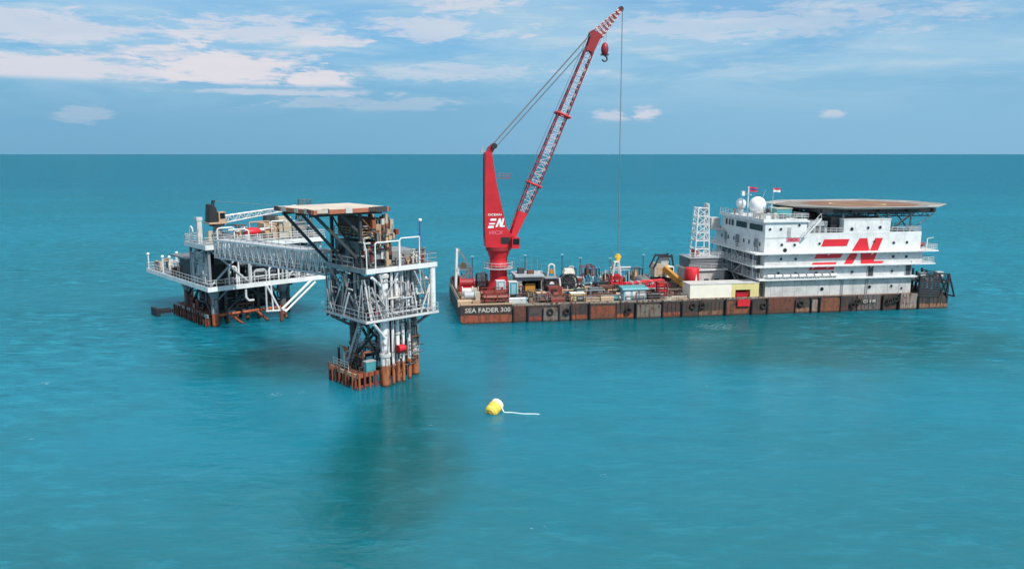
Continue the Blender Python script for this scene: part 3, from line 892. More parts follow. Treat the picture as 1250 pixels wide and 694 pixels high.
def build_helideck():
    h = thing('helideck', 'octagonal brown helideck on columns above the white accommodation block', 'helideck', 'B', (81, 12, 14.34))
    def octa(cx, cy, hx, hy, ch):
        return [(cx - hx + ch, cy - hy), (cx + hx - ch, cy - hy), (cx + hx, cy - hy + ch), (cx + hx, cy + hy - ch), (cx + hx - ch, cy + hy), (cx - hx + ch, cy + hy), (cx - hx, cy + hy - ch), (cx - hx, cy - hy + ch)]
    P = octa(82.5, 13.2, 14.6, 10.9, 6.6)
    m = MB(); m.prism(P, 19.5, 19.8, 'z'); m.build('landing_deck', 'heli_grey', h)
    m = MB(); m.prism(octa(84.6, 14.0, 11.4, 9.4, 5.6), 19.8, 19.804, 'z'); m.build('nonskid_area', 'brown', h)
    for v in (4.6, 10.0, 17.0):
        m = MB(); m.bar((71, v, 17.95), (94, v, 17.95), 0.18, 0.22); m.build('lower_chord', 'dark', h)
        m = MB()
        for k in range(12):
            ua, ub = 71 + 23 * k / 12, 71 + 23 * (k + 1) / 12
            m.bar((ua, v, 17.95), ((ua + ub) / 2, v, 18.7), 0.11); m.bar(((ua + ub) / 2, v, 18.7), (ub, v, 17.95), 0.11)
        m.build('truss_web', 'mid_grey', h)
    # painted touchdown ring
    m = MB()
    n = 40
    for i in range(n):
        a0, a1 = 2 * math.pi * i / n, 2 * math.pi * (i + 1) / n
        m.add([(84.0 + r * math.cos(a), 13.6 + r * math.sin(a), 19.808) for a, r in ((a0, 5.2), (a1, 5.2), (a1, 5.5), (a0, 5.5))], [(0, 1, 2, 3)])
    m.build('painted_ring', 'yellow_stain', h)
    Q = octa(82.9, 13.2, 17.4, 12.5, 7.4)
    # perimeter safety net: frames with mesh, tilted slightly upwards
    for i in range(8):
        p0, p1, q0, q1 = P[i], P[(i + 1) % 8], Q[i], Q[(i + 1) % 8]
        m = MB()
        A0, A1 = Vector((*p0, 19.6)), Vector((*p1, 19.6)); B0, B1 = Vector((*q0, 19.95)), Vector((*q1, 19.95))
        m.cyl(B0, B1, 0.09, 6)
        k = max(3, round((A1 - A0).length / 0.5))
        for j in range(k + 1):
            m.cyl(A0.lerp(A1, j / k), B0.lerp(B1, j / k), 0.055, 5)
        for t in (0.15, 0.3, 0.45, 0.6, 0.75, 0.9):
            m.cyl(A0.lerp(B0, t), A1.lerp(B1, t), 0.05, 5)
        m.build('safety_net', 'net', h)
    # girders
    for v in (4.2, 9, 15, 21):
        m = MB(); m.box(70, 95, v - 0.15, v + 0.15, 18.6, 19.5); m.build('girder', 'dark', h)
    for u in (70.5, 76.5, 82.5, 88.5, 94):
        m = MB(); m.box(u - 0.12, u + 0.12, 3.2, 23.4, 18.85, 19.48); m.build('girder', 'dark', h)
    for (u, v) in ((74.8, 3.5), (84.4, 3.5), (89.3, 3.5), (75, 15), (84.5, 15), (89.3, 15), (89.3, 21), (75, 21)):
        m = MB(); m.cyl((u, v, 17.72 if (73.8 < u < 83.8 and v < 11) else 14.34), (u, v, 18.65), 0.2, 8); m.build('column', 'grey', h)
    for (p, q) in (((89.3, 3.5, 15.2), (94.5, 3.5, 18.7)), ((89.3, 15, 15.2), (94.5, 15, 18.7)), ((84.4, 3.5, 15), (82, 3.5, 18.7)), ((89.3, 3.5, 15.0), (89.3, 9, 18.7)), ((84.4, 3.5, 14.9), (89.3, 3.5, 18.6)),
                   ((90.0, 9.5, 15.2), (96, 9.5, 19.3)), ((89.3, 21, 15), (94, 21, 18.7))):
        m = MB(); m.cyl(p, q, 0.12, 7); m.build('strut', 'grey', h)
    return h


build_helideck()


# ------------------------------------------------------------------ red pedestal crane
def build_crane():
    v0 = 14.0
    c = thing('pedestal_crane', 'tall red pedestal crane with a lattice boom raised over the barge', 'crane', 'B', (8.8, v0, 3.03))
    cx = 8.75
    m = MB()
    m.lathe([(2.55, 3.03), (2.35, 3.6), (2.0, 4.6), (1.72, 5.6), (1.68, 8.2), (1.95, 8.5), (1.95, 8.75), (1.72, 9.0), (1.78, 10.2), (2.3, 11.6)], (cx, v0), 26)
    m.build('pedestal', 'red', c)
    m = MB()
    m.cyl((cx, v0, 8.0), (cx, v0, 8.1), 2.9, 20)
    pl = m.build('service_platform', 'pale_grey', c)
    m = MB()
    pts = [(cx + 2.8 * math.cos(t * math.pi / 10), v0 + 2.8 * math.sin(t * math.pi / 10), 8.1) for t in range(21)]
    m.rail(pts, 1.1, 0.9, 0.04, 1)
    m.build('railing', 'white_rail', pl)
    m = MB(); m.cyl((cx, v0, 11.6), (cx, v0, 12.3), 2.5, 26); m.build('slew_ring', 'dark_red', c)
    # slewing house: two cheeks joined by the tapering mast box
    m = MB()
    prof = [(6.1, 12.3), (11.1, 12.3), (11.5, 13.0), (11.5, 14.3), (10.8, 15.0), (10.1, 16.2), (8.1, 25.0), (7.35, 30.2), (6.5, 30.6), (6.15, 30.2), (6.0, 24.0), (5.95, 16.0)]
    m.prism(prof, v0 - 1.7, v0 + 1.7)
    mast = m.build('mast', 'red', c)
    m = MB()
    m.prism([(6.3, 30.0), (7.2, 29.6), (8.2, 31.3), (7.6, 32.0), (6.7, 31.2)], v0 - 0.7, v0 + 0.7)
    m.build('mast_head', 'dark_red', mast)
    for dy in (-1.0, -0.4, 0.4, 1.0):
        m = MB(); m.cyl((7.9, v0 + dy - 0.12, 31.5), (7.9, v0 + dy + 0.12, 31.5), 0.55, 14); m.build('sheave', 'black', mast)
    m = MB(); m.cyl((5.6, v0, 30.6), (5.6, v0, 31.4), 0.15, 8); m.box(5.3, 6.2, v0 - 0.6, v0 + 0.6, 30.4, 30.55); m.build('lamp_bracket', 'pale_grey', mast)
    m = MB(); m.box(9.0, 10.7, v0 - 1.76, v0 - 1.6, 12.9, 14.2); m.build('access_opening', 'black', mast)
    m = MB(); m.box(8.0, 10.9, v0 - 1.3, v0 - 0.1, 25.4, 25.5); m.rail([(8.5, v0 - 1.3, 25.5), (10.9, v0 - 1.3, 25.5)], 0.8, 0.9, 0.04, 1); m.build('mast_platform', 'dark_red', mast)
    # ladder up the back of the mast
    m = MB()
    for dy in (-0.25, 0.25): m.cyl((5.85, v0 + dy, 14), (5.9, v0 + dy, 30), 0.05, 5)
    for k in range(40): m.cyl((5.85, v0 - 0.25, 14 + 0.4 * k), (5.85, v0 + 0.25, 14 + 0.4 * k), 0.03, 4)
    m.build('ladder', 'dark_red', mast)
    # driver's cabin beside the boom foot
    m = MB(); m.box(11.0, 12.5, v0 - 2.9, v0 - 1.75, 12.1, 14.2); cab = m.build('cabin', 'red', c)
    m = MB(); m.box(11.2, 12.4, v0 - 2.95, v0 - 2.85, 12.9, 14.0); m.build('window', 'glass', cab)
    m = MB(); m.box(12.45, 12.54, v0 - 2.75, v0 - 1.9, 12.6, 14.0); m.build('windscreen', 'glass', cab)
    # emblem and lettering on the near side of the mast
    sc_ = 3.35 / 15.5
    fx = lambda a, b: (6.45 + (a - 67.2) * sc_, 16.0 + (b - 8.05) * 0.31)
    emblem(c, 'letter_white', v0 - 1.7, fx, 0.04)
    text_part('lettering', 'OCEAN', 'letter_white', c, (6.5, v0 - 1.7, 18.35), 0.42, 2.6, 0, 0.03)
    text_part('lettering', 'HICX', 'pink', c, (6.75, v0 - 1.7, 14.75), 0.75, 2.7, 0.05, 0.03)
    # boom
    F0 = Vector((11.3, v0, 13.9)); H0 = Vector((27.5, v0, 52.2))
    d = (H0 - F0).normalized()
    A_ = F0 + d * 5.0; B_ = F0 + d * 12.0; E_ = H0 - d * 3.0
    m = MB()
    for (p, q) in m.corners(F0, A_, (3.2, 2.2), (0.9, 1.5)):
        pass
    w0, w1 = 3.0, 2.2
    side = Vector((0, 1, 0)); up = Vector((-d.z, 0, d.x))
    for s_ in (-1, 1):
        n = len(m.v)
        quad = []
        for (t, hw, hh) in ((0.0, 1.45, 0.5), (5.5, 1.15, 0.85)):
            for (a, b_) in ((-0.22, -1), (0.22, -1), (0.22, 1), (-0.22, 1)):
                quad.append(F0 + d * t + side * (s_ * hw + a) + up * (hh * b_))
        m.add(quad, [(3, 2, 1, 0), (4, 5, 6, 7), (0, 1, 5, 4), (1, 2, 6, 5), (2, 3, 7, 6), (3, 0, 4, 7)])
    m.build('boom_foot', 'red', c)
    m = MB(); m.cyl(F0 + side * -1.9, F0 + side * 1.9, 0.42, 12); m.build('boom_hinge_pin', 'black', c)
    secs = [(A_, B_, (2.3, 2.1), (1.6, 2.0), 5), (B_, E_, (2.1, 1.6), (2.0, 1.5), 21)]
    for p, q, w, h, n in secs:
        m = MB(); m.truss(p, q, w, h, n, 0.14, 0.1, True, False)
        m.build('boom_chord', 'boom_red', c)
        m = MB(); m.truss(p, q, w, h, n, 0.1, 0.055, False, True)
        m.build('boom_lacing', 'boom_lace', c)
    for t in (11.2, 25.5):
        P_ = F0 + d * t
        m = MB(); m.cyl(P_ - up * 1.35 - side * 1.4, P_ + up * 1.35 - side * 1.4, 0.22, 6); m.cyl(P_ - up * 1.35 + side * 1.4, P_ + up * 1.35 + side * 1.4, 0.22, 6)
        m.cyl(P_ - up * 1.35 - side * 1.5, P_ - up * 1.35 + side * 1.5, 0.22, 6); m.cyl(P_ + up * 1.35 - side * 1.5, P_ + up * 1.35 + side * 1.5, 0.22, 6)
        m.build('boom_collar', 'red', c)
    # boom head with sheaves
    m = MB()
    for s_ in (-1, 1):
        q = []
        for (t, hh) in ((-3.2, 0.8), (0.6, 1.0)):
            for (a, b_) in ((-0.1, -1), (0.1, -1), (0.1, 1), (-0.1, 1)):
                q.append(H0 + d * t + side * (s_ * 0.85 + a) + up * (hh * b_))
        m.add(q, [(3, 2, 1, 0), (4, 5, 6, 7), (0, 1, 5, 4), (1, 2, 6, 5), (2, 3, 7, 6), (3, 0, 4, 7)])
    m.build('boom_head', 'dark_red', c)
    for dy in (-0.6, -0.2, 0.2, 0.6):
        m = MB(); m.cyl(H0 + side * (dy - 0.1) + up * 0.55, H0 + side * (dy + 0.1) + up * 0.55, 0.75, 14); m.build('sheave', 'dark_red', c)
    # striped jib
    J1 = Vector((32.4, v0, 57.2)); J0 = H0 + d * 0.3 + up * -0.2
    jd = (J1 - J0).normalized(); ju = Vector((-jd.z, 0, jd.x)); jl = (J1 - J0).length
    m = MB()
    n = 15
    for k in range(n):
        t0, t1 = k / n, (k + 1) / n
        m.cur = k % 2
        for s_ in (-1, 1):
            for b_ in (-1, 1):
                f = lambda t: J0 + jd * (jl * t) + side * (s_ * (0.75 - 0.4 * t)) + ju * (b_ * (1.0 - 0.75 * t))
                m.cyl(f(t0), f(t1), 0.13, 6)
        g_ = lambda s_, b_, t: J0 + jd * (jl * t) + side * (s_ * (0.75 - 0.4 * t)) + ju * (b_ * (1.0 - 0.75 * t))
        for s_ in (-1, 1):
            m.cyl(g_(s_, -1, t0), g_(s_, 1, t1), 0.08, 5); m.cyl(g_(s_, 1, t0), g_(s_, -1, t0), 0.09, 5)
        m.cyl(g_(-1, 1, t0), g_(1, 1, t1), 0.1, 5); m.cyl(g_(-1, -1, t0), g_(1, -1, t1), 0.1, 5)
    m.build('jib', ['dark_red', 'boom_lace'], c)
    m = MB(); m.cyl(J1 - side * 0.35, J1 + side * 0.35, 0.5, 14); m.build('jib_sheave', 'black', c)
    # luffing ropes
    for k, dy in enumerate((-0.9, -0.3, 0.3, 0.9)):
        m = MB(); m.cyl(Vector((7.9, v0 + dy, 32.0)), H0 + side * dy + up * 0.9, 0.055, 5); m.build('luffing_rope', 'rope', c)
    for dy in (-0.7, 0.7):
        m = MB(); m.cyl(Vector((8.1, v0 + dy, 31.1)), H0 - d * 2.6 + side * dy + up * 0.85, 0.05, 5); m.build('luffing_rope', 'rope', c)
    # main hook block
    hx = 29.35
    for dx in (-0.2, 0.2):
        m = MB(); m.cyl((hx + dx, v0 - 0.25, 51.2), (hx + dx * 1.5, v0 - 0.25, 54.2), 0.04, 5); m.build('hoist_rope', 'rope', c)
    m = MB(); m.sphere((hx, v0 - 0.25, 49.75), 0.72, 16, 12, 1.75); hb = m.build('hook_block', 'dark_red', c)
    m = MB(); m.box(hx - 0.75, hx + 0.75, v0 - 0.45, v0 - 0.05, 48.55, 48.9); m.arc((hx, v0 - 0.25, 48.0), 0.5, -160, 90, 0.16, 12); m.build('hook', 'dark', hb)
    # whip line and yellow headache ball
    m = MB(); m.cyl((32.75, v0, 57.0), (32.9, v0, 10.3), 0.075, 6); m.build('whip_rope', 'rope', c)
    m = MB(); m.cyl((32.9, v0, 8.9), (32.9, v0, 10.3), 0.55, 10, 0.42); m.box(32.3, 33.5, v0 - 0.3, v0 + 0.3, 9.5, 10.0); yb = m.build('whip_hook_block', 'yellow', c)
    m = MB(); m.arc((32.9, v0, 8.55), 0.3, -160, 90, 0.1, 10); m.build('hook', 'dark', yb)
    # ropes from the winch up the boom
    m = MB(); m.cyl(F0 + up * -0.4 + side * 0.3, H0 + up * -1.4 + side * 0.3, 0.045, 5); m.build('hoist_rope', 'pale_rope', c)
    m = MB(); m.cyl((10.8, v0, 15.4), H0 - d * 26 + up * 1.8, 0.05, 5); m.cyl(H0 - d * 26 + up * 1.8, H0 + up * 1.3, 0.05, 5); m.build('hoist_rope', 'rope', c)
    return c


build_crane()


# ------------------------------------------------------------------ wellhead platform nearest the camera
def deck_frame(m, r0, r1, l0, l1, z, t=0.12, beam=0.7):
    m.box(r0, r1, l0, l1, z - t, z)


def edge_beams(th, r0, r1, l0, l1, z, h, mats, name='edge_beam', w=0.22):
    for k, (a, b_, c, d_) in enumerate(((r0, r1, l0 - w, l0), (r0 - w, r0, l0 - w, l1 + w), (r0, r1, l1, l1 + w), (r1, r1 + w, l0 - w, l1 + w))):
        m = MB(); m.box(a, b_, c, d_, z - h, z + 0.06); m.build(name, mats[k], th)


def wander(m, lo, hi, n, r, axes=(0, 1, 2), step=(0.5, 2.2)):
    """one pipe run of right-angled bends kept inside a box"""
    p = [random.uniform(a, b) for a, b in zip(lo, hi)]
    pts = [tuple(p)]
    for j in range(n):
        ax = random.choice(axes); q = list(pts[-1]); q[ax] += random.choice([-1, 1]) * random.uniform(*step)
        q = [min(max(x, a), b) for x, a, b in zip(q, lo, hi)]
        if (Vector(q) - Vector(pts[-1])).length > 0.12: pts.append(tuple(q))
    if len(pts) < 2: pts.append((pts[0][0], pts[0][1], pts[0][2] + 0.6))
    m.tube(pts, r, 7)
    return m


def build_wellhead():
    t = thing('wellhead_platform', 'tall narrow offshore platform on four legs with a rust edged roof deck', 'platform', 'C', (5, 5, 0))
    legs = [((3.1, 0.8), 'leg_white', 0.62), ((9.3, 2.9), 'leg_white', 0.5), ((3.7, 9.6), 'leg_dark', 0.55), ((9.3, 9.6), 'leg_dark', 0.55)]
    for (r, l), mt, rad in legs:
        m = MB(); m.cyl((r, l, -3), (r, l, 15.0), rad, 16); g = m.build('leg', mt, t)
        for z in (4.2, 9.0, 14.6):
            m = MB(); m.cyl((r, l, z - 0.2), (r, l, z + 0.2), rad + 0.14, 16); m.build('collar', 'white_dirty' if mt == 'leg_white' else 'dark', g)
    # conductors between the legs
    for (r, l, rad, mt, z1) in ((5.3, 1.2, 0.3, 'leg_white', 15), (6.4, 2.4, 0.26, 'leg_white', 15), (5.2, 3.6, 0.3, 'leg_grey', 15), (7.4, 1.6, 0.24, 'leg_white', 15), (6.6, 4.6, 0.3, 'leg_dark', 15), (8.2, 3.8, 0.25, 'leg_grey', 15), (7.9, 5.6, .28, 'leg_dark', 15)):
        m = MB(); m.cyl((r, l, -3), (r, l, z1), rad, 12); g = m.build('conductor_pipe', mt, t)
        for z in (6.6, 11.5):
            m = MB(); m.cyl((r, l, z), (r, l, z + 0.3), rad + 0.12, 12); m.build('flange', 'white_dirty', g)
    m = MB(); m.cyl((10.5, 0.3, 9.3), (10.5, 0.3, 15.0), 0.42, 14); m.build('deck_column', 'white', t)
    m = MB(); m.cyl((0.5, 9.0, 9.3), (0.5, 9.0, 15.0), 0.4, 14); m.build('deck_column', 'grey', t)
    m = MB(); m.cyl((0.4, 3.2, 9.3), (0.4, 3.2, 15.0), 0.22, 12); m.build('deck_column', 'grey', t)
    m = MB(); m.cyl((10.4, 9.0, 9.3), (10.4, 9.0, 15.0), 0.4, 14); m.build('deck_column', 'grey', t)
    # jacket bracing
    L = [Vector((3.1, 0.8, 0)), Vector((9.3, 2.9, 0)), Vector((9.3, 9.6, 0)), Vector((3.7, 9.6, 0))]
    up = lambda p, z: Vector((p.x, p.y, z))
    for i in range(4):
        a, b_ = L[i], L[(i + 1) % 4]
        for (za, zb) in ((2.2, 8.6), (8.6, 2.2)) if i != 0 else ((2.4, 2.4), (7.6, 7.6)):
            m = MB(); m.cyl(up(a, za), up(b_, zb), 0.2, 8); m.build('brace', 'dark' if i else 'leg_grey', t)
        m = MB(); m.cyl(up(a, 2.0), up(b_, 2.0), 0.22, 8); m.build('brace', 'mussel', t)
        for (za, zb) in ((9.5, 14.8), (14.8, 9.5)):
            if i in (2, 3):
                m = MB(); m.cyl(up(a, za), up(b_, zb), 0.18, 8); m.build('brace', 'mid_grey', t)
    for (p, q, mt) in (((3.1, 0.5, 6.3), (0.6, -0.6, 8.9), 'white'), ((3.1, 0.6, 12.9), (0.9, 0.0, 14.7), 'white'), ((9.3, 2.9, 7.0), (10.5, 0.5, 9.0), 'grey'), ((9.4, 9.6, 6.5), (11.2, 9.2, 8.9), 'grey'), ((3.7, 9.6, 6.5), (-0.6, 8.2, 8.9), 'grey'),
                       ((0.4, 9.0, 14.6), (0.4, 3.4, 9.6), 'grey'), ((0.3, 6.6, 14.7), (0.3, 2.0, 9.6), 'grey'), ((10.5, .3, 13), (9.3, 2.9, 14.8), 'white')):
        m = MB(); m.cyl(p, q, 0.2, 8); m.build('brace', mt, t)
    # decks
    m = MB(); m.box(-0.5, 10.5, -0.7, 9.9, 9.12, 9.3); m.build('middle_deck', 'mid_grey', t)
    edge_beams(t, -0.5, 10.5, -0.7, 9.9, 9.3, 0.24, ('white_rail', 'pale_grey', 'grey', 'white_rail'), w=0.16)
    m = MB(); m.box(0.2, 11.0, 0.2, 9.9, 15.5, 15.7); m.build('upper_deck', 'mid_grey', t)
    edge_beams(t, 0.2, 11.0, 0.2, 9.9, 15.7, 0.55, ('white', 'grey', 'grey', 'white_rail'), w=0.18)
    m = MB()
    for k in range(5): m.box(0.4, 10.8, 1.4 + 1.9 * k, 1.6 + 1.9 * k, 15.05, 15.497)
    m.build('deck_joist', 'dark', t)
    m = MB()
    for k in range(5): m.box(-0.7, 10.6, 0.4 + 2.1 * k, 0.6 + 2.1 * k, 8.7, 9.117)
    m.build('deck_joist', 'dark', t)
    # railings
    for pts, z in (([(-0.5, -0.8, 0), (10.5, -0.8, 0)], 9.36), ([(-0.6, -0.8, 0), (-0.6, 9.9, 0)], 9.36), ([(10.6, -0.8, 0), (10.6, 9.9, 0)], 9.36), ([(-0.8, 9.95, 0), (10.7, 9.95, 0)], 9.36)):
        m = MB(); m.rail([(p[0], p[1], z) for p in pts], 1.1, 1.4, 0.032, 1); m.build('railing', 'pale_grey', t)
    for pts in ([(8.2, 0.12, 15.76), (11.05, 0.12, 15.76), (11.1, 9.9, 15.76), (0.2, 10.0, 15.76)], [(0.1, 3.0, 15.76), (0.1, 9.9, 15.76)]):
        m = MB(); m.rail(pts, 1.2, 1.5, 0.035, 1); m.build('railing', 'pale_grey', t)
    # high white pipe goalposts along the front edge of the upper deck
    for (r0, r1, z) in ((1.7, 5.4, 19.0), (5.4, 8.6, 19.3)):
        m = MB(); m.tube([(r0, 0.3, 15.7), (r0, 0.3, z - 0.25), (r0 + 0.2, 0.3, z), (r1 - 0.1, 0.3, z)], 0.1, 8); m.cyl((r1 - 0.1, 0.3, z), (r1 - 0.1, 0.3, 15.7), 0.09, 8); m.build('pipe_goalpost', 'white', t)
    m = MB(); m.tube([(0.5, 0.4, 15.7), (0.45, 0.4, 18.2), (0.2, 0.5, 19.2)], 0.08, 8); m.build('vent_pipe', 'white', t)
    # roof deck with its props
    m = MB(); m.box(-6.0, 4.4, 1.2, 11.2, 23.05, 23.4); rf = m.build('roof_deck', 'cream_roof', t, 'stained pale roof deck')
    for (a, b_, c, d_) in ((-6.0, 4.4, 1.02, 1.2), (-6.18, -6.0, 1.02, 11.38), (-6.0, 4.4, 11.2, 11.38), (4.4, 4.58, 1.02, 11.38)):
        m = MB(); m.box(a, b_, c, d_, 22.85, 23.36); m.build('fascia', 'roof_edge' if a < 0 else 'rust', rf)
    for k in range(18):
        near = k < 10
        a = random.uniform(-5.9, 3.6) if near else random.uniform(1.3, 10.6)
        w_, d_, dz = random.uniform(.5, 1.6), random.uniform(.25, .6), random.uniform(.03, .12)
        m = MB()
        if near: m.box(a, a + w_, 0.94 - 0.01 * k, 1.02 - 0.002 * k, 23.3 - d_, 23.38 + dz)
        else: m.box(-6.27 + 0.004 * k, -6.185, a, a + w_, 23.3 - d_, 23.38 + dz)
        m.build('edge_sheet', random.choice(['rust', 'cream_roof', 'rust_red', 'dark', 'cream_roof', 'white_dirty']), rf)
    for l in (2.6, 6.1, 9.6):
        m = MB(); m.box(-5.9, 4.3, l - 0.15, l + 0.15, 22.45, 23.045); m.build('roof_beam', 'dark', t)
    for (p, q) in (((-5.0, 3.0, 22.6), (0.3, 2.4, 17.0)), ((-5.0, 6.4, 22.6), (0.2, 5.6, 16.4)), ((-5.6, 10.2, 22.6), (0.3, 10.0, 15.9)), ((-1.6, 2.6, 22.5), (1.6, 2.6, 19.4))):
        m = MB(); m.bar(p, q, 0.34, 0.34); m.build('strut', 'dark', t)
    for (r, l, mt) in ((0.8, 2.2, 'dark'), (4.2, 1.5, 'tan'), (4.2, 9.4, 'rust'), (0.8, 9.4, 'dark'), (4.2, 5.2, 'rust')):
        m = MB(); m.box(r - 0.18, r + 0.18, l - 0.18, l + 0.18, 15.7, 22.45); m.build('roof_post', mt, t)
    for z in (17.9, 20.2):
        m = MB(); m.box(0.98, 4.2, 1.1, 1.25, z, z + 0.2); m.build('girt', 'rust', t)
    for k, (a, b_) in enumerate((((0.8, 2.2, 16), (0.8, 9.3, 22)), ((0.8, 9.3, 16), (0.8, 2.2, 22)), ((0.9, 1.9, 22), (4.3, 1.2, 18)), ((4.5, 1.4, 22), (4.5, 5, 17)), ((4.5, 5.2, 22), (4.5, 9.2, 17)), ((0.9, 1.8, 17), (4.3, 1.1, 21)))):
        m = MB(); m.bar(a, b_, 0.16); m.build('roof_brace', 'rust' if k > 1 else 'dark', t)
    # cladding panels and control room beneath the roof
    m = MB(); m.box(1.1, 4.0, 2.6, 9.2, 15.72, 18.9); k = m.build('control_room', 'mid_grey', t)
    m = MB(); m.box(1.04, 1.12, 4.2, 5.4, 16.2, 17.9); m.build('door', 'black', k)
    m = MB(); m.box(1.04, 1.12, 6.6, 8.4, 17.0, 18.2); m.build('window', 'black', k)
    m = MB(); m.box(1.5, 4.0, 3.2, 9.0, 19.6, 21.9); m.build('upper_plant', 'rust', t)
    m = MB(); m.box(1.2, 4.3, 2.4, 9.4, 19.3, 19.5); m.build('mezzanine_deck', 'grey', t)
    m = MB(); m.rail([(1.2, 9.4, 19.5), (1.2, 2.4, 19.5), (4.3, 2.4, 19.5)], 1.1, 1.0, 0.05); m.build('railing', 'tan', t)
    for k in range(14):
        m = MB()
        r, l = 4.7 + random.uniform(-0.4, 0.9), 1.2 + k * 0.5
        z0 = 15.9 + random.uniform(0, 5)
        m.box(r, r + random.uniform(.3, .8), l, l + random.uniform(.3, .7), z0, z0 + random.uniform(0.6, 1.8))
        m.build('equipment_box', random.choice(['tan', 'rust', 'rust_red', 'orange_rust', 'beige']), t)
    for k in range(26):
        m = MB()
        r, l, z = random.uniform(0.9, 4.6), random.uniform(1.2, 3.0), random.uniform(16, 21)
        pts = [(r, l, z)]
        for j in range(4):
            ax = random.randrange(3); q = list(pts[-1]); q[ax] += random.choice([-1, 1]) * random.uniform(0.5, 1.6)
            q[0] = min(max(q[0], 0.8), 5.0); q[1] = min(max(q[1], 1.0), 3.2); q[2] = min(max(q[2], 15.8), 22.2)
            if (Vector(q) - Vector(pts[-1])).length > 0.1: pts.append(tuple(q))
        m.tube(pts, random.uniform(0.06, 0.14), 7)
        m.build('pipework', random.choice(['white_dirty', 'tan', 'rust', 'grey', 'dark']), t)
    # equipment between the decks
    m = MB(); m.box(2.2, 8.8, 4.4, 9.0, 9.32, 13.4); m.build('process_skid', 'dark', t)
    m = MB(); m.box(0.6, 2.4, 4.0, 8.4, 9.32, 12.0); m.build('process_skid', 'mid_grey', t)
    for (r, l, h_, mt) in ((1.5, 1.5, 2.4, 'grey'), (4.4, 2.8, 3.2, 'pale_grey'), (8.9, 5.5, 3.0, 'pale_grey')):
        m = MB(); m.lathe([(0.1, 9.32), (0.55, 9.5), (0.6, 9.6), (0.6, 9.2 + h_), (0.35, 9.5 + h_), (0.05, 9.6 + h_)], (r, l), 14); m.build('pressure_vessel', mt, t)
    for k in range(48):
        m = MB()
        r, l, z = random.uniform(0.3, 10.2), random.uniform(-0.4, 3.6), random.uniform(9.6, 14)
        pts = [(r, l, z)]
        for j in range(4):
            ax = random.choice([0, 0, 2, 2, 1]); q = list(pts[-1]); q[ax] += random.choice([-1, 1]) * random.uniform(0.5, 2.2)
            q[0] = min(max(q[0], 0.2), 10.3); q[1] = min(max(q[1], -0.5), 4.0); q[2] = min(max(q[2], 9.5), 14.9)
            if (Vector(q) - Vector(pts[-1])).length > 0.1: pts.append(tuple(q))
        m.tube(pts, random.uniform(0.06, 0.15), 7)
        m.build('pipework', random.choice(['white_dirty', 'white_dirty', 'pale_grey', 'grey', 'mid_grey', 'dark']), t)
    for k in range(34):
        m = MB()
        r, l, z = random.uniform(0.0, 0.9), random.uniform(0.6, 9.4), random.uniform(9.6, 14)
        pts = [(r, l, z)]
        for j in range(4):
            ax = random.choice([1, 1, 2, 2, 0]); q = list(pts[-1]); q[ax] += random.choice([-1, 1]) * random.uniform(0.5, 2.2)
            q[0] = min(max(q[0], -0.1), 1.2); q[1] = min(max(q[1], 0.4), 9.4); q[2] = min(max(q[2], 9.5), 14.9)
            if (Vector(q) - Vector(pts[-1])).length > 0.1: pts.append(tuple(q))
        m.tube(pts, random.uniform(0.06, 0.15), 7)
        m.build('pipework', random.choice(['grey', 'pale_grey', 'mid_grey', 'dark', 'mid_grey', 'white_dirty']), t)
    # upper deck front: manifold and valves
    for k in range(14):
        m = MB()
        r, l = 5.6 + 0.38 * k, random.uniform(0.8, 2.4)
        h_ = random.uniform(0.6, 1.9)
        m.cyl((r, l, 15.72), (r, l, 15.72 + h_), 0.12, 7); m.cyl((r - 0.25, l, 15.72 + h_ * 0.6), (r + 0.25, l, 15.72 + h_ * 0.6), 0.14, 7); m.cyl((r, l, 15.72 + h_), (r, l, 15.78 + h_), 0.28, 10)
        m.build('valve', random.choice(['white_dirty', 'tan', 'rust_red', 'grey', 'mid_grey', 'beige']), t)
    m = MB(); m.box(6.0, 10.2, 3.0, 7.6, 15.72, 17.3); m.build('skid_house', 'grey', t)
    m = MB(); m.cyl((9.9, 2.0, 15.7), (9.9, 2.0, 21.2), 0.17, 8); ms = m.build('antenna_mast', 'blue', t)
    m = MB(); m.sphere((9.9, 2.0, 21.3), 0.24, 10, 8); m.build('antenna', 'radome', ms)
    for k in range(40):
        m = wander(MB(), (2.6, 0.9, 2.2), (9.4, 4.6, 9.0), 5, random.uniform(0.06, 0.16), (0, 2, 2, 1))
        m.build('pipework', random.choice(['dark', 'mid_grey', 'rust', 'grey', 'white_dirty', 'mid_grey', 'black']), t)
    for k in range(16):
        m = wander(MB(), (0.2, 2.0, 2.0), (3.4, 8.6, 4.6), 4, random.uniform(0.06, 0.14), (0, 1, 2, 2))
        m.build('pipework', random.choice(['dark', 'white_dirty', 'rust', 'grey', 'orange_rust']), t)
    for k in range(26):
        m = wander(MB(), (0.5, 1.3, 16.0), (4.4, 9.2, 22.2), 5, random.uniform(0.06, 0.15), (0, 1, 2, 2))
        m.build('pipework', random.choice(['dark', 'rust', 'tan', 'grey', 'mid_grey', 'rust_red', 'beige']), t)
    for (r, l, rad, mt) in ((4.2, 0.6, 0.2, 'leg_white'), (6.0, 0.9, 0.22, 'leg_white'), (8.3, 2.6, 0.2, 'leg_grey'), (7.0, 3.2, 0.24, 'leg_grey'), (4.6, 2.4, 0.22, 'leg_dark')):
        m = MB(); m.cyl((r, l, -3), (r, l, 15), rad, 10); m.build('conductor_pipe', mt, t)
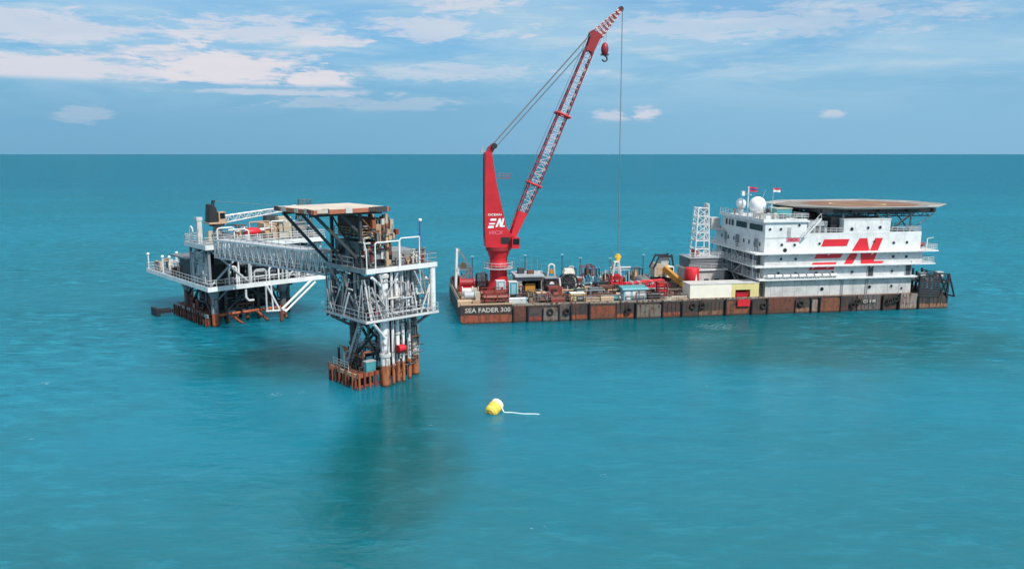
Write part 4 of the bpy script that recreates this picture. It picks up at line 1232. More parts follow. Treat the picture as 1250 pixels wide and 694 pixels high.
    for k in range(22):
        m = MB(); r, l, z0 = random.uniform(0.7, 4.4), random.uniform(0.9, 2.5), random.uniform(15.8, 21.4)
        m.box(r, r + random.uniform(.25, .8), l, l + random.uniform(.25, .7), z0, z0 + random.uniform(.4, 1.4)); m.build('equipment_box', random.choice(['tan', 'rust', 'beige', 'dark', 'orange_rust', 'white_dirty', 'rust_red', 'grey']), t)
    for k in range(16):
        a = Vector((random.uniform(-.4, 10.3), -0.6, random.choice((9.4, 15)))); b_ = a + Vector((random.uniform(-2.5, 2.5), random.uniform(0, .6), random.uniform(2.5, 5.2) * (1 if a.z < 10 else -1)))
        b_.x = min(max(b_.x, -.3), 10.3)
        m = MB(); m.cyl(a, b_, random.uniform(.07, .13), 7); m.build('brace', random.choice(['white_rail', 'pale_grey', 'white_dirty', 'grey']), t)
    for k in range(14):
        a = Vector((-0.5, random.uniform(0, 9.5), 9.4)); b_ = a + Vector((random.uniform(0, .5), random.uniform(-2.8, 2.8), random.uniform(3, 5.4))); b_.y = min(max(b_.y, 0.2), 9.6)
        m = MB(); m.cyl(a, b_, random.uniform(.07, .13), 7); m.build('brace', random.choice(['pale_grey', 'grey', 'white_rail', 'mid_grey']), t)
    # below the middle deck: hanging access ladder and cross walkway
    m = MB(); m.box(3.4, 9.2, 3.4, 9.4, 4.0, 4.12); m.build('cellar_walkway', 'mid_grey', t)
    m = MB(); m.rail([(3.4, 3.4, 4.12), (9.2, 3.4, 4.12)], 1.1, 1.0, 0.05); m.rail([(3.4, 3.4, 4.12), (3.4, 9.4, 4.12)], 1.1, 1.0, 0.05); m.build('railing', 'pale_grey', t)
    for (a, b_) in (((0.6, 6.6, 2.0), (2.4, 5.2, 9.1)), ((1.4, 6.8, 2.0), (3.2, 5.4, 9.1))):
        m = MB(); m.bar(a, b_, 0.12, 0.3); m.build('stair_stringer', 'pale_grey', t)
    m = MB()
    for k in range(18):
        f = k / 17
        a = Vector((0.6, 6.6, 2.0)).lerp(Vector((2.4, 5.2, 9.1)), f); b_ = Vector((1.4, 6.8, 2.0)).lerp(Vector((3.2, 5.4, 9.1)), f)
        m.bar(a, b_, 0.25, 0.05)
    m.build('stair_tread', 'grey', t)
    # boat landing
    m = MB(); m.box(-0.6, 3.0, 1.7, 8.5, 1.75, 1.95); bl = m.build('boat_landing', 'landing', t)
    m = MB(); m.box(-0.8, -0.6, 1.5, 8.7, 1.55, 2.05); m.build('landing_beam', 'tan', bl)
    m = MB(); m.box(-0.8, 3.0, 1.5, 1.7, 1.55, 2.05); m.build('landing_beam', 'orange_rust', bl)
    m = MB(); m.box(-0.75, -0.6, 1.55, 8.6, 0.3, 0.55); m.build('landing_beam', 'rust_red', bl)
    m = MB(); m.box(-0.7, 3.0, 1.55, 1.68, 0.3, 0.55); m.build('landing_beam', 'rust_red', bl)
    for k in range(9):
        l = 1.7 + 0.83 * k
        m = MB(); m.cyl((-0.86, l + random.uniform(-.15, .15), -1.5), (-0.86 + random.uniform(-.12, .05), l + random.uniform(-.2, .2), random.uniform(1.6, 2.9)), random.uniform(.11, .2), 8); m.build('landing_fender', 'orange_rust' if k % 3 == 1 else 'landing', bl)
    for k in range(5):
        r = -0.5 + 0.8 * k
        m = MB(); m.cyl((r, 1.42, -1.5), (r, 1.42, 2.2), 0.16, 8); m.build('landing_fender', 'rust_red' if k % 2 else 'orange_rust', bl)
    m = MB(); m.rail([(-0.3, 8.3, 1.95), (-0.3, 4.4, 1.95)], 1.1, 0.9, 0.05); m.build('railing', 'white_dirty', bl)
    m = MB(); m.box(0.1, 2.6, 3.2, 8.2, 0.0, 1.7); m.build('landing_core', 'mussel', bl)
    for k in range(12):
        m = MB()
        r, l = random.uniform(0.0, 2.6), random.uniform(2.4, 8.2)
        m.cyl((r, l, 1.95), (r, l, 1.95 + random.uniform(0.6, 2.2)), random.uniform(0.08, 0.28), 8); m.build('landing_bollard', random.choice(['dark', 'white_dirty', 'grey', 'rust', 'black']), bl)
    return t


build_wellhead()


def crate_teal():
    t = thing('equipment_crate', 'teal crate standing on the rusty boat landing of the narrow platform', 'crate', 'C', (1.6, 2.3, 1.955))
    m = MB(); m.box(0.9, 2.3, 1.9, 2.7, 1.955, 3.3); m.build('body', 'teal', t)
    m = MB(); m.box(0.84, 2.36, 1.84, 2.76, 3.3, 3.42); m.build('lid', 'pale_grey', t)
    t = thing('life_raft_canister', 'small red canister beside the white leg above the boat landing', 'life raft', 'C', (5.4, 0.5, 4.13))
    m = MB(); m.cyl((4.9, 0.5, 4.75), (5.9, 0.5, 4.75), 0.5, 14); m.build('drum', 'red', t)
    m = MB(); m.box(4.95, 5.85, 0.1, 1.0, 4.12, 4.3); m.build('cradle', 'dark', t)
    t = thing('pump_unit', 'red pump unit on the middle deck of the narrow platform', 'pump', 'C', (1.0, 0.9, 9.31))
    m = MB(); m.box(0.2, 2.4, 0.3, 1.1, 9.31, 9.5); m.build('skid', 'dark', t)
    m = MB(); m.cyl((0.4, 0.7, 10.05), (2.1, 0.7, 10.05), 0.5, 14); m.build('motor', 'dark_red', t)
    m = MB(); m.cyl((2.1, 0.7, 10.0), (2.6, 0.7, 10.0), 0.32, 12); m.cyl((2.35, 0.7, 10.0), (2.35, 0.7, 10.9), 0.12, 8); m.build('pump_head', 'pale_grey', t)


crate_teal()


# ------------------------------------------------------------------ production platform further back
def build_production():
    t = thing('production_platform', 'wide offshore production platform with white deck edges and a dark open interior', 'platform', 'A', (8, 8, 0))
    for (r, l), mt, rad in (((1.4, 2.6), 'leg_grey', 0.62), ((1.4, 15.5), 'leg_dark', 0.62), ((14.2, 2.6), 'leg_dark', 0.62), ((14.2, 15.5), 'leg_dark', 0.62), ((17.0, 6.5), 'leg_dark', 0.5), ((7.5, 15.5), 'leg_dark', 0.5)):
        m = MB(); m.cyl((r, l, -3), (r, l, 6.6), rad, 16); g = m.build('leg', mt, t)
        m = MB(); m.cyl((r, l, 5.0), (r, l, 6.55), rad + 0.02, 14, rad + 0.5); m.build('leg_cap', 'grey', g)
    Ls = [Vector((1.4, 2.6, 0)), Vector((14.2, 2.6, 0)), Vector((14.2, 15.5, 0)), Vector((1.4, 15.5, 0))]
    up = lambda p, z: Vector((p.x, p.y, z))
    for i in range(4):
        a, b_ = Ls[i], Ls[(i + 1) % 4]
        m = MB(); m.cyl(up(a, 1.9), up(b_, 1.9), 0.28, 8); m.build('brace', 'leg_grey' if i in (0, 3) else 'mussel', t)
        c = (a + b_) / 2
        for e in (a, b_):
            m = MB(); m.cyl(up(e, 0.4), up(c, 6.4), 0.22, 8); m.build('brace', 'dark', t)
        for e in (a, b_):
            m = MB(); m.cyl(up(e, 4.2), up(e.lerp(b_ if e is a else a, 0.22), 6.6), 0.2, 8); m.build('brace', 'grey', t)
    for (r, l) in ((4, 4), (6, 4), (8, 4.4), (10, 4), (5, 7), (8, 7.5), (11, 6.5), (3.5, 9)):
        m = MB(); m.cyl((r, l, -3), (r, l, 7.0), 0.3, 10); m.build('conductor_pipe', 'leg_dark', t)
    # main deck with its left extension
    m = MB(); m.box(-0.6, 21.6, -0.4, 20.0, 7.15, 7.4); m.box(-0.6, 9.5, 20.0, 31.0, 7.15, 7.4); m.build('main_deck', 'mid_grey', t)
    W2 = 0.24
    m = MB(); m.box(-0.6, 21.6, -0.64, -0.4, 6.75, 7.55); m.build('edge_beam', 'white', t)
    m = MB(); m.box(-0.84, -0.6, -0.64, 31.2, 6.75, 7.55); m.build('edge_beam', 'white', t)
    m = MB(); m.box(-0.6, 9.5, 31.0, 31.2, 6.9, 7.5); m.build('edge_beam', 'pale_grey', t)
    m = MB(); m.box(21.6, 21.84, -0.64, 20.0, 6.85, 7.5); m.build('edge_beam', 'white_dirty', t)
    for l in (2.2, 6, 10, 14, 18):
        m = MB(); m.box(-0.4, 21.4, l - 0.12, l + 0.12, 6.55, 7.147); m.build('deck_girder', 'dark', t)
    for r in (1.4, 8):
        m = MB(); m.box(r - 0.12, r + 0.12, 18.2, 30.8, 6.6, 7.147); m.build('deck_girder', 'dark', t)
    for pts in ([(-0.72, -0.5, 7.55), (21.7, -0.5, 7.55)], [(-0.72, -0.5, 7.55), (-0.72, 31.1, 7.55)], [(-0.72, 31.1, 7.5), (9.5, 31.1, 7.5)], [(9.5, 20.2, 7.4), (9.5, 31.1, 7.4)], [(21.7, -0.5, 7.5), (21.7, 19.5, 7.5)]):
        m = MB(); m.rail(pts, 1.15, 1.5, 0.04, 1); m.build('railing', 'white_rail', t)
    # upper module
    for (r, l) in ((0, 0), (0, 8.2), (7, 0), (14, 0), (21, 0), (21, 8.2), (7, 8.2), (14, 8.2)):
        m = MB(); m.box(r - 0.2, r + 0.2, l - 0.2 + 0.25, l + 0.2 + 0.25, 7.4, 14.3); m.build('module_column', 'grey' if r == 0 else 'pale_grey', t)
    m = MB(); m.box(-0.6, 21.6, -0.4, 9.0, 14.45, 14.7); m.build('upper_deck', 'grey', t)
    edge_beams(t, -0.6, 21.6, -0.4, 9.0, 14.7, 0.75, ('white', 'white_rail', 'white_dirty', 'white_dirty'))
    m = MB(); m.box(-0.45, 21.4, 9.24, 18.0, 11.3, 11.55); m.build('rear_deck', 'mid_grey', t)
    m = MB(); m.box(-0.15, 0.1, 1.0, 8.0, 7.42, 13.0); k = m.build('wind_wall', 'pale_wall', t)
    m = MB()
    for j in range(14): m.box(-0.2, -0.15, 1.1 + 0.5 * j, 1.2 + 0.5 * j, 7.45, 12.9)
    m.build('corrugation', 'grey', k)
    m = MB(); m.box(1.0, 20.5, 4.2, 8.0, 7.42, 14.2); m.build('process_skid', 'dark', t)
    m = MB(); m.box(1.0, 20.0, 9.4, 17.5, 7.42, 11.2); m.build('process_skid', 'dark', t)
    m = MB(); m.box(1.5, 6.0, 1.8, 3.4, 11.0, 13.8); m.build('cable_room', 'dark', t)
    # intermediate walkway on the front
    m = MB(); m.box(5.5, 20.5, 0.1, 1.4, 10.8, 10.92); m.build('mezzanine_walkway', 'mid_grey', t)
    m = MB(); m.rail([(5.5, 0.1, 10.92), (20.5, 0.1, 10.92)], 1.1, 1.5, 0.055); m.build('railing', 'white_rail', t)
    # white hoops and headers on the front side
    for k, (r0, r1, z) in enumerate(((5.2, 7.4, 11.6), (8.0, 10.2, 9.6), (10.8, 12.6, 9.9), (13.4, 16.0, 10.4), (16.6, 18.4, 9.4), (18.8, 20.3, 9.8), (3.4, 4.8, 10.6))):
        m = MB(); m.tube([(r0, 0.5, 7.42), (r0, 0.5, z - 0.4), (r0 + 0.35, 0.5, z), (r1 - 0.35, 0.5, z), (r1, 0.5, z - 0.4), (r1, 0.5, 7.42)], 0.17, 8); m.build('pipe_hoop', 'white' if k % 2 == 0 else 'pale_grey', t)
    for (z, mt) in ((8.3, 'pale_grey'), (12.2, 'white_dirty'), (13.2, 'grey')):
        m = MB(); m.cyl((4.5, 0.9, z), (20.6, 0.9, z), 0.2, 8); m.build('pipe_header', mt, t)
    for (r, l, z, r_, L_) in ((8, 2.2, 9.0, 0.75, 4.2), (14, 2.3, 8.9, 0.7, 4.0), (10.5, 2.0, 12.3, 0.6, 4.5)):
        m = MB(); m.cyl((r, l, z), (r + L_, l, z), r_, 16); m.sphere((r, l, z), r_, 14, 10); m.sphere((r + L_, l, z), r_, 14, 10); m.build('pressure_vessel', 'grey', t)
    for k in range(22):
        m = wander(MB(), (0.6, -0.2, 14.8), (21, 8.5, 17.2), 5, random.uniform(0.05, 0.12), (0, 1, 2))
        m.build('pipework', random.choice(['white_dirty', 'tan', 'mid_grey', 'rust', 'dark', 'beige']), t)
    for k in range(16):
        m = MB(); r, l = random.uniform(1, 20.5), random.uniform(0.4, 7)
        w = random.uniform(.4, 1.0); m.box(r, r + w, l, l + random.uniform(.4, 1.0), 14.72, 14.72 + random.uniform(.6, 2.1))
        m.build('equipment_box', random.choice(['white_dirty', 'tan', 'mid_grey', 'rust', 'dark', 'beige', 'pale_grey']), t)
    for k in range(54):
        m = wander(MB(), (4.2, 0.3, 7.6), (20.6, 2.6, 14.0), 4, random.uniform(0.06, 0.17), (0, 0, 2, 2, 1))
        m.build('pipework', random.choice(['white_dirty', 'pale_grey', 'grey', 'mid_grey', 'dark', 'white_rail']), t)
    for k in range(10):
        m = wander(MB(), (-0.1, 0.4, 12.9), (2.4, 8.4, 14.2), 4, random.uniform(0.06, 0.16), (1, 1, 2, 0))
        m.build('pipework', random.choice(['white_dirty', 'pale_grey', 'grey', 'dark']), t)
    for k, (p, q) in enumerate((((0, 0.3, 7.5), (7, 0.3, 14.2)), ((7, 0.3, 7.5), (0, 0.3, 14.2)), ((14, 0.3, 7.5), (21, 0.3, 14.2)), ((21, 0.3, 7.5), (14, 0.3, 14.2)), ((7, 0.3, 14.2), (10.5, 0.3, 10.9)), ((14, 0.3, 14.2), (10.5, 0.3, 10.9)), ((0, .5, 14), (0, 4.5, 13)), ((0, 8, 14), (0, 4.5, 13)))):
        m = MB(); m.cyl(p, q, 0.2, 8); m.build('brace', 'pale_grey', t)
    for k in range(26):
        m = wander(MB(), (3.4, 1.6, 7.6), (20.6, 4.1, 14.0), 5, random.uniform(0.08, 0.2), (0, 0, 2, 2, 1))
        m.build('pipework', random.choice(['white_dirty', 'pale_grey', 'white_rail', 'grey']), t)
    for k in range(14):
        m = wander(MB(), (-0.35, 0.8, 7.6), (-0.2, 8.2, 13.5), 4, random.uniform(0.06, 0.12), (1, 2))
        m.build('pipework', random.choice(['pale_grey', 'grey', 'mid_grey', 'white_dirty']), t)
    # clutter on the left extension
    for k in range(30):
        m = MB()
        r, l = random.uniform(0.0, 6.5), random.uniform(16.5, 30)
        h_ = random.uniform(0.7, 2.0)
        if k % 3 == 0:
            m.cyl((r, l, 7.42), (r, l, 7.42 + h_), random.uniform(0.3, 0.6), 12)
        else:
            m.box(r, r + random.uniform(0.6, 1.6), l, l + random.uniform(0.6, 1.6), 7.42, 7.42 + h_)
        m.build('equipment_box', random.choice(['tan', 'beige', 'white_dirty', 'pale_grey', 'rust', 'white', 'mid_grey']), t)
    for k in range(24):
        m = wander(MB(), (0.0, 16.0, 7.6), (7.5, 30.5, 9.8), 4, random.uniform(0.06, 0.13), (0, 1, 2))
        m.build('pipework', random.choice(['white_dirty', 'white', 'tan', 'grey']), t)
    for (r, l, h_) in ((-0.5, 30.6, 3.0), (-0.3, 22.8, 3.2), (2.0, 26, 2.6), (5, 30.5, 2.8)):
        m = MB(); m.cyl((r, l, 7.4), (r, l, 7.4 + h_), 0.12, 8); lp = m.build('lamp_post', 'white', t)
        m = MB(); m.sphere((r, l, 7.4 + h_), 0.3, 10, 8); m.build('lamp', 'radome', lp)
    # things on the upper deck
    for pts in ([(-0.7, -0.5, 14.76), (21.7, -0.5, 14.76)], [(-0.7, -0.5, 14.76), (-0.7, 9.1, 14.76)], [(21.7, -0.5, 14.76), (21.7, 9.1, 14.76)], [(-0.7, 9.1, 14.76), (21.7, 9.1, 14.76)]):
        m = MB(); m.rail(pts, 1.25, 1.1, 0.055); m.build('railing', 'white_rail', t)
    m = MB(); m.tube([(0.1, 8.6, 14.7), (0.1, 8.6, 17.0), (0.1, 7.9, 17.4), (0.1, 7.2, 17.0), (0.1, 7.2, 14.7)], 0.13, 8); m.build('vent_pipe', 'white', t)
    m = MB(); m.box(-0.2, 0.6, 4.0, 4.8, 14.7, 18.6); m.box(-0.3, 0.7, 3.9, 4.9, 18.6, 19.2); m.build('vent_stack', 'white_dirty', t)
    for (r0, r1, z) in ((2.0, 5.0, 17.4), (6.0, 7.6, 16.8)):
        m = MB(); m.tube([(r0, 1.0, 14.7), (r0, 1.0, z - 0.3), (r0 + 0.3, 1.0, z), (r1 - 0.3, 1.0, z), (r1, 1.0, z - 0.3), (r1, 1.0, 14.7)], 0.13, 8); m.build('pipe_hoop', 'white', t)
    for (a, b_, c, d_, e, f, mt) in ((11.2, 13.6, 2.2, 5.5, 14.72, 17.6, 'tan'), (13.8, 16.2, 1.8, 4.6, 14.72, 18.6, 'beige'), (8.6, 10.8, 4.0, 6.5, 14.72, 16.3, 'pale_grey'), (16.8, 19.6, 2.6, 6.8, 14.72, 17.2, 'grey'), (2.8, 6.4, 3.0, 5.5, 14.72, 16.0, 'mid_grey'), (12.2, 14.4, 3.4, 5.0, 17.6, 18.9, 'dark')):
        m = MB(); m.box(a, b_, c, d_, e, f); m.build('equipment_house', mt, t)
    for k in range(18):
        m = wander(MB(), (1.0, 0.2, 14.9), (21, 3.0, 18.0), 4, random.uniform(0.06, 0.14), (0, 0, 2, 1))
        m.build('pipework', random.choice(['white_dirty', 'white', 'tan', 'grey', 'rust', 'mid_grey']), t)
    m = MB(); m.truss((20.2, 4.0, 14.7), (20.2, 4.0, 21.5), 1.8, 1.8, 5, 0.12, 0.07); m.build('lattice_tower', 'mid_grey', t)
    # below deck: cellar deck, rust coloured boat landing, hanging gear
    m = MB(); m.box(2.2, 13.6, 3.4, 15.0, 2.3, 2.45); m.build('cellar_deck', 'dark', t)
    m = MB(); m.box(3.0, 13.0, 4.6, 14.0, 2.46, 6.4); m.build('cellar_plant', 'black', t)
    for k in range(16):
        m = wander(MB(), (2.2, 2.8, 2.6), (16.5, 3.8, 6.5), 4, random.uniform(0.08, 0.2), (0, 0, 2, 1))
        m.build('pipework', random.choice(['dark', 'mid_grey', 'grey', 'rust', 'pale_grey']), t)
    for k in range(12):
        m = wander(MB(), (0.9, 3.2, 2.4), (2.0, 14.8, 6.4), 4, random.uniform(0.08, 0.18), (1, 1, 2, 0))
        m.build('pipework', random.choice(['dark', 'rust', 'mid_grey', 'rust_red']), t)
    m = MB(); m.box(0.0, 3.0, 3.2, 18.2, 2.0, 2.25); bl = m.build('boat_landing', 'landing', t)
    for (z0, z1, mt) in ((1.75, 2.3, 'grey'), (0.55, 1.2, 'rust_red')):
        m = MB(); m.box(-0.2, 0.0, 2.0, 18.5, z0, z1); m.build('landing_beam', mt, bl)
    for k in range(14):
        l = 2.6 + 1.2 * k
        m = MB(); m.cyl((-0.28, l + random.uniform(-.2, .2), -1.5), (-0.28 + random.uniform(-.1, .08), l + random.uniform(-.2, .2), random.uniform(1.7, 2.7)), random.uniform(.13, .22), 8); m.build('landing_fender', ('landing', 'mussel', 'rust', 'mussel', 'rust_red')[k % 5], bl)
    m = MB(); m.box(0.3, 2.6, 3.6, 17.8, -0.5, 1.95); m.build('landing_core', 'mussel', bl)
    for k in range(8):
        m = MB(); r, l = random.uniform(0.2, 2.4), random.uniform(8, 17.5)
        m.cyl((r, l, 2.25), (r, l, 2.25 + random.uniform(0.8, 2.4)), random.uniform(0.12, 0.3), 8); m.build('landing_bollard', random.choice(['rust', 'dark', 'rust_red', 'grey']), bl)
    m = MB(); m.box(-3.6, -2.9, 18.0, 21.2, -0.6, 1.5); m.box(-2.9, -0.4, 18.6, 19.2, 0.4, 1.0); m.box(-2.9, -0.4, 20.0, 20.6, 0.4, 1.0); m.build('mooring_bumper', 'black', t)
    # white raking struts and riser guard on the front side
    for (p, q, mt, r_) in (((12.0, -1.3, 2.2), (18.2, -1.3, 7.0), 'white', 0.24), ((12.6, -1.6, 1.8), (18.8, -1.6, 6.6), 'white', 0.2), ((11.8, -1.2, 2.0), (9.6, -0.9, 6.8), 'white_rail', 0.2), ((10.6, -0.9, 2.2), (10.4, -0.9, 6.8), 'white_rail', 0.17), ((9.4, -0.9, 2.3), (9.4, -0.9, 6.8), 'pale_grey', 0.17),
                        ((9.2, -0.9, 2.2), (13.0, -1.4, 2.0), 'white_dirty', 0.2), ((18.2, -1.3, 6.9), (18.4, -0.4, 7.0), 'white', 0.24)):
        m = MB(); m.cyl(p, q, r_, 8); m.build('raking_strut', mt, t)
    m = MB(); m.cyl((12.0, -1.2, -2), (12.0, -1.2, 2.4), 0.34, 10); m.build('riser', 'leg_dark', t)
    m = MB(); m.tube([(6.0, -0.2, 6.8), (6.0, -0.2, 5.0), (6.5, -0.2, 4.4), (7.4, -0.2, 4.4)], 0.2, 8); m.build('drain_pipe', 'white_dirty', t)
    for (p, q) in (((4, 1.5, 1.7), (6.5, 1.5, -0.5)), ((8.5, 1.2, 2.0), (11, 1.2, -0.5)), ((13, 1.4, 1.6), (14.5, 0.6, -0.5))):
        m = MB(); m.cyl(p, q, 0.22, 8); m.build('brace', 'leg_grey', t)
    return t


build_production()


def build_platform_crane():
    c = thing('platform_crane', 'small dark deck crane with a level white boom on the wide platform', 'crane', 'A', (4, 6, 14.72))
    m = MB(); m.cyl((4, 6, 14.71), (4, 6, 17.4), 0.75, 16, 0.65); m.build('pedestal', 'grey', c)
    m = MB(); m.cyl((4, 6, 17.4), (4, 6, 17.8), 1.3, 18); m.build('slew_ring', 'black', c)
    m = MB(); m.box(2.2, 5.4, 4.8, 7.2, 17.8, 18.1); m.build('turntable', 'tan', c)
    m = MB(); m.prism([(2.3, 18.1), (3.9, 18.1), (3.7, 20.6), (3.0, 21.3), (2.6, 21.2)], 5.0, 7.0); m.build('winch_house', 'black', c)
    m = MB(); m.box(4.0, 5.2, 4.9, 6.1, 18.1, 19.9); cb = m.build('cabin', 'tan', c)
    m = MB(); m.box(4.2, 5.1, 4.85, 4.93, 18.7, 19.7); m.build('window', 'glass', cb)
    m = MB(); m.box(5.18, 5.26, 5.05, 5.95, 18.7, 19.7); m.build('windscreen', 'glass', cb)
    m = MB(); m.cyl((2.8, 5.2, 18.2), (3.6, 5.6, 21.8), 0.14, 6); m.cyl((2.8, 6.8, 18.2), (3.6, 6.4, 21.8), 0.14, 6); m.cyl((3.6, 5.5, 21.8), (3.6, 6.5, 21.8), 0.16, 6); m.build('gantry', 'black', c)
    p, q = Vector((5.2, 6.7, 18.4)), Vector((19.6, 6.7, 20.0))
    m = MB(); m.truss(p, q, (1.0, 0.6), (1.2, 0.6), 14, 0.1, 0.05, True, False); m.build('boom_chord', 'white', c)
    m = MB(); m.truss(p, q, (1.0, 0.6), (1.2, 0.6), 14, 0.1, 0.055, False, True); m.build('boom_lacing', 'white_rail', c)
    m = MB(); m.cyl((3.6, 6.2, 21.8), q, 0.035, 5); m.build('luffing_rope', 'rope', c)
    m = MB(); m.cyl((19.7, 6.4, 20.0), (19.7, 7.0, 20.0), 0.4, 12); m.build('boom_head', 'white_dirty', c)
    m = MB(); m.cyl((19.7, 6.7, 19.9), (19.7, 6.7, 18.2), 0.03, 5); m.cyl((19.7, 6.7, 17.6), (19.7, 6.7, 18.2), 0.22, 8); m.build('hook', 'dark', c)
    t = thing('rescue_capsule', 'small red covered capsule on the upper deck of the wide platform', 'lifeboat', 'A', (8.6, 1.9, 14.72))
    m = MB(); m.sphere((8.6, 1.7, 16.35), 0.95, 18, 12, 0.8)
    for i, v in enumerate(m.v): m.v[i] = Vector((8.6 + (v.x - 8.6) * 1.75, v.y, v.z))
    m.build('hull', 'sign_red', t)
    m = MB(); m.box(7.4, 7.7, 1.0, 2.4, 14.72, 15.9); m.box(9.5, 9.8, 1.0, 2.4, 14.72, 15.9); m.box(7.4, 9.8, 1.5, 1.9, 15.4, 15.62); m.build('cradle', 'pale_grey', t)


build_platform_crane()


def build_footbridge():
    t = thing('footbridge', 'long grey lattice footbridge joining the two offshore platforms', 'bridge', 'A', (2.2, -18, 13.0))
    r0, r1 = 0.7, 3.6
    l0, l1 = -0.7, -38.8
    zb0, zb1, zt0, zt1 = 12.7, 14.0, 15.6, 16.9
    n = 17
    def P(r, f, top):
        return Vector((r, l0 + (l1 - l0) * f, (zt0 + (zt1 - zt0) * f) if top else (zb0 + (zb1 - zb0) * f)))
    for r in (r0, r1):
        for top in (0, 1):
            m = MB(); m.bar(P(r, 0, top), P(r, 1, top), 0.26, 0.3); m.build('chord', 'white_rail' if top else 'pale_grey', t)
        m = MB()
        for k in range(n):
            f0, f1, fm = k / n, (k + 1) / n, (k + 0.5) / n
            m.cyl(P(r, f0, 0), P(r, fm, 1), 0.12, 6); m.cyl(P(r, fm, 1), P(r, f1, 0), 0.12, 6)
            m.cyl(P(r, f0, 0), P(r, f0, 1), 0.09, 6)
            m.cyl(P(r, fm, 0), P(r, fm, 1), 0.07, 5)
        m.build('lattice', 'white_rail', t)
    m = MB()
    for k in range(n + 1):
        f = k / n
        m.cyl(P(r0, f, 1), P(r1, f, 1), 0.1, 6)
        if k < n: m.cyl(P(r0, f, 1), P(r1, (k + 1) / n, 1), 0.07, 5)
    m.build('top_bracing', 'pale_grey', t)
    for k in range(n + 1):
        m = MB(); m.cyl(P(r0, k / n, 0), P(r1, k / n, 0), 0.1, 6); m.build('floor_beam', 'grey', t)
    m = MB()
    A0, A1, B0, B1 = P(r0 + 0.3, 0, 0), P(r0 + 0.3, 1, 0), P(r1 - 0.3, 0, 0), P(r1 - 0.3, 1, 0)
    dz = Vector((0, 0, 0.2)); d2 = Vector((0, 0, 0.26))
    m.add([A0 + dz, B0 + dz, B1 + dz, A1 + dz, A0 + d2, B0 + d2, B1 + d2, A1 + d2], [(0, 1, 2, 3), (7, 6, 5, 4), (0, 4, 5, 1), (1, 5, 6, 2), (2, 6, 7, 3), (3, 7, 4, 0)])
    m.build('walkway', 'mid_grey', t)
    for k, (r, dz_, rr) in enumerate(((r0 + 0.35, 0.7, 0.17), (r0 + 0.7, 0.7, 0.12), (r1 - 0.5, 0.8, 0.2), (r0 + 0.4, 1.4, 0.1))):
        z = Vector((0, 0, dz_))
        m = MB(); m.cyl(P(r, 0, 0) + z, P(r, 1, 0) + z, rr, 8); m.build('pipe', ('grey', 'white_dirty', 'mid_grey', 'dark')[k], t)
    m = MB(); a, b_ = P(r0 - 0.05, 0, 1), P(r0 - 0.05, 1, 1)
    m.rail([a + Vector((0, 0, 0.15)), b_ + Vector((0, 0, 0.15))], 1.0, 2.2, 0.045, 1); m.build('railing', 'white_rail', t)


build_footbridge()


# ------------------------------------------------------------------ buoy
def build_buoy():
    FR['S'] = (-2.1, 89.1, 0.0)
    t = thing('marker_buoy', 'yellow barrel shaped buoy floating alone on the open water', 'buoy', 'S', (0, 0, 0))
    a, b_ = Vector((-0.42, -0.5, 0.12)), Vector((0.42, 0.9, 0.72))
    d = (b_ - a).normalized()
    m = MB(); m.cyl(a, a.lerp(b_, 0.62), 0.78, 20, 0.8); m.cyl(a - d * 0.22, a, 0.55, 20, 0.78); m.build('float_body', 'buoy_yellow', t)
    m = MB(); m.cyl(a.lerp(b_, 0.62), b_, 0.8, 20, 0.78); m.cyl(b_, b_ + d * 0.25, 0.78, 20, 0.5); m.build('float_top', 'buoy_pale', t)
    for f in (0.3, 0.62):
        m = MB(); c = a.lerp(b_, f); m.cyl(c - d * 0.05, c + d * 0.05, 0.83, 20); m.build('hoop', 'yellow', t)
    m = MB(); m.cyl(a - d * 0.35, a - d * 0.2, 0.28, 12); m.build('mooring_eye', 'amber', t)
    pts = [(0.75, 0.4, 0.7), (0.95, 0.1, 0.35), (1.15, -0.15, 0.05)]
    for i in range(15):
        f = i / 14
        pts.append((1.3 + 4.0 * f, -0.2 - 0.75 * f + 0.1 * math.sin(9 * f), 0.03))
    m = MB(); m.tube(pts, 0.075, 7); m.build('rope', 'pale_rope', t)


build_buoy()


# ------------------------------------------------------------------ things on the barge deck
Z = 3.034


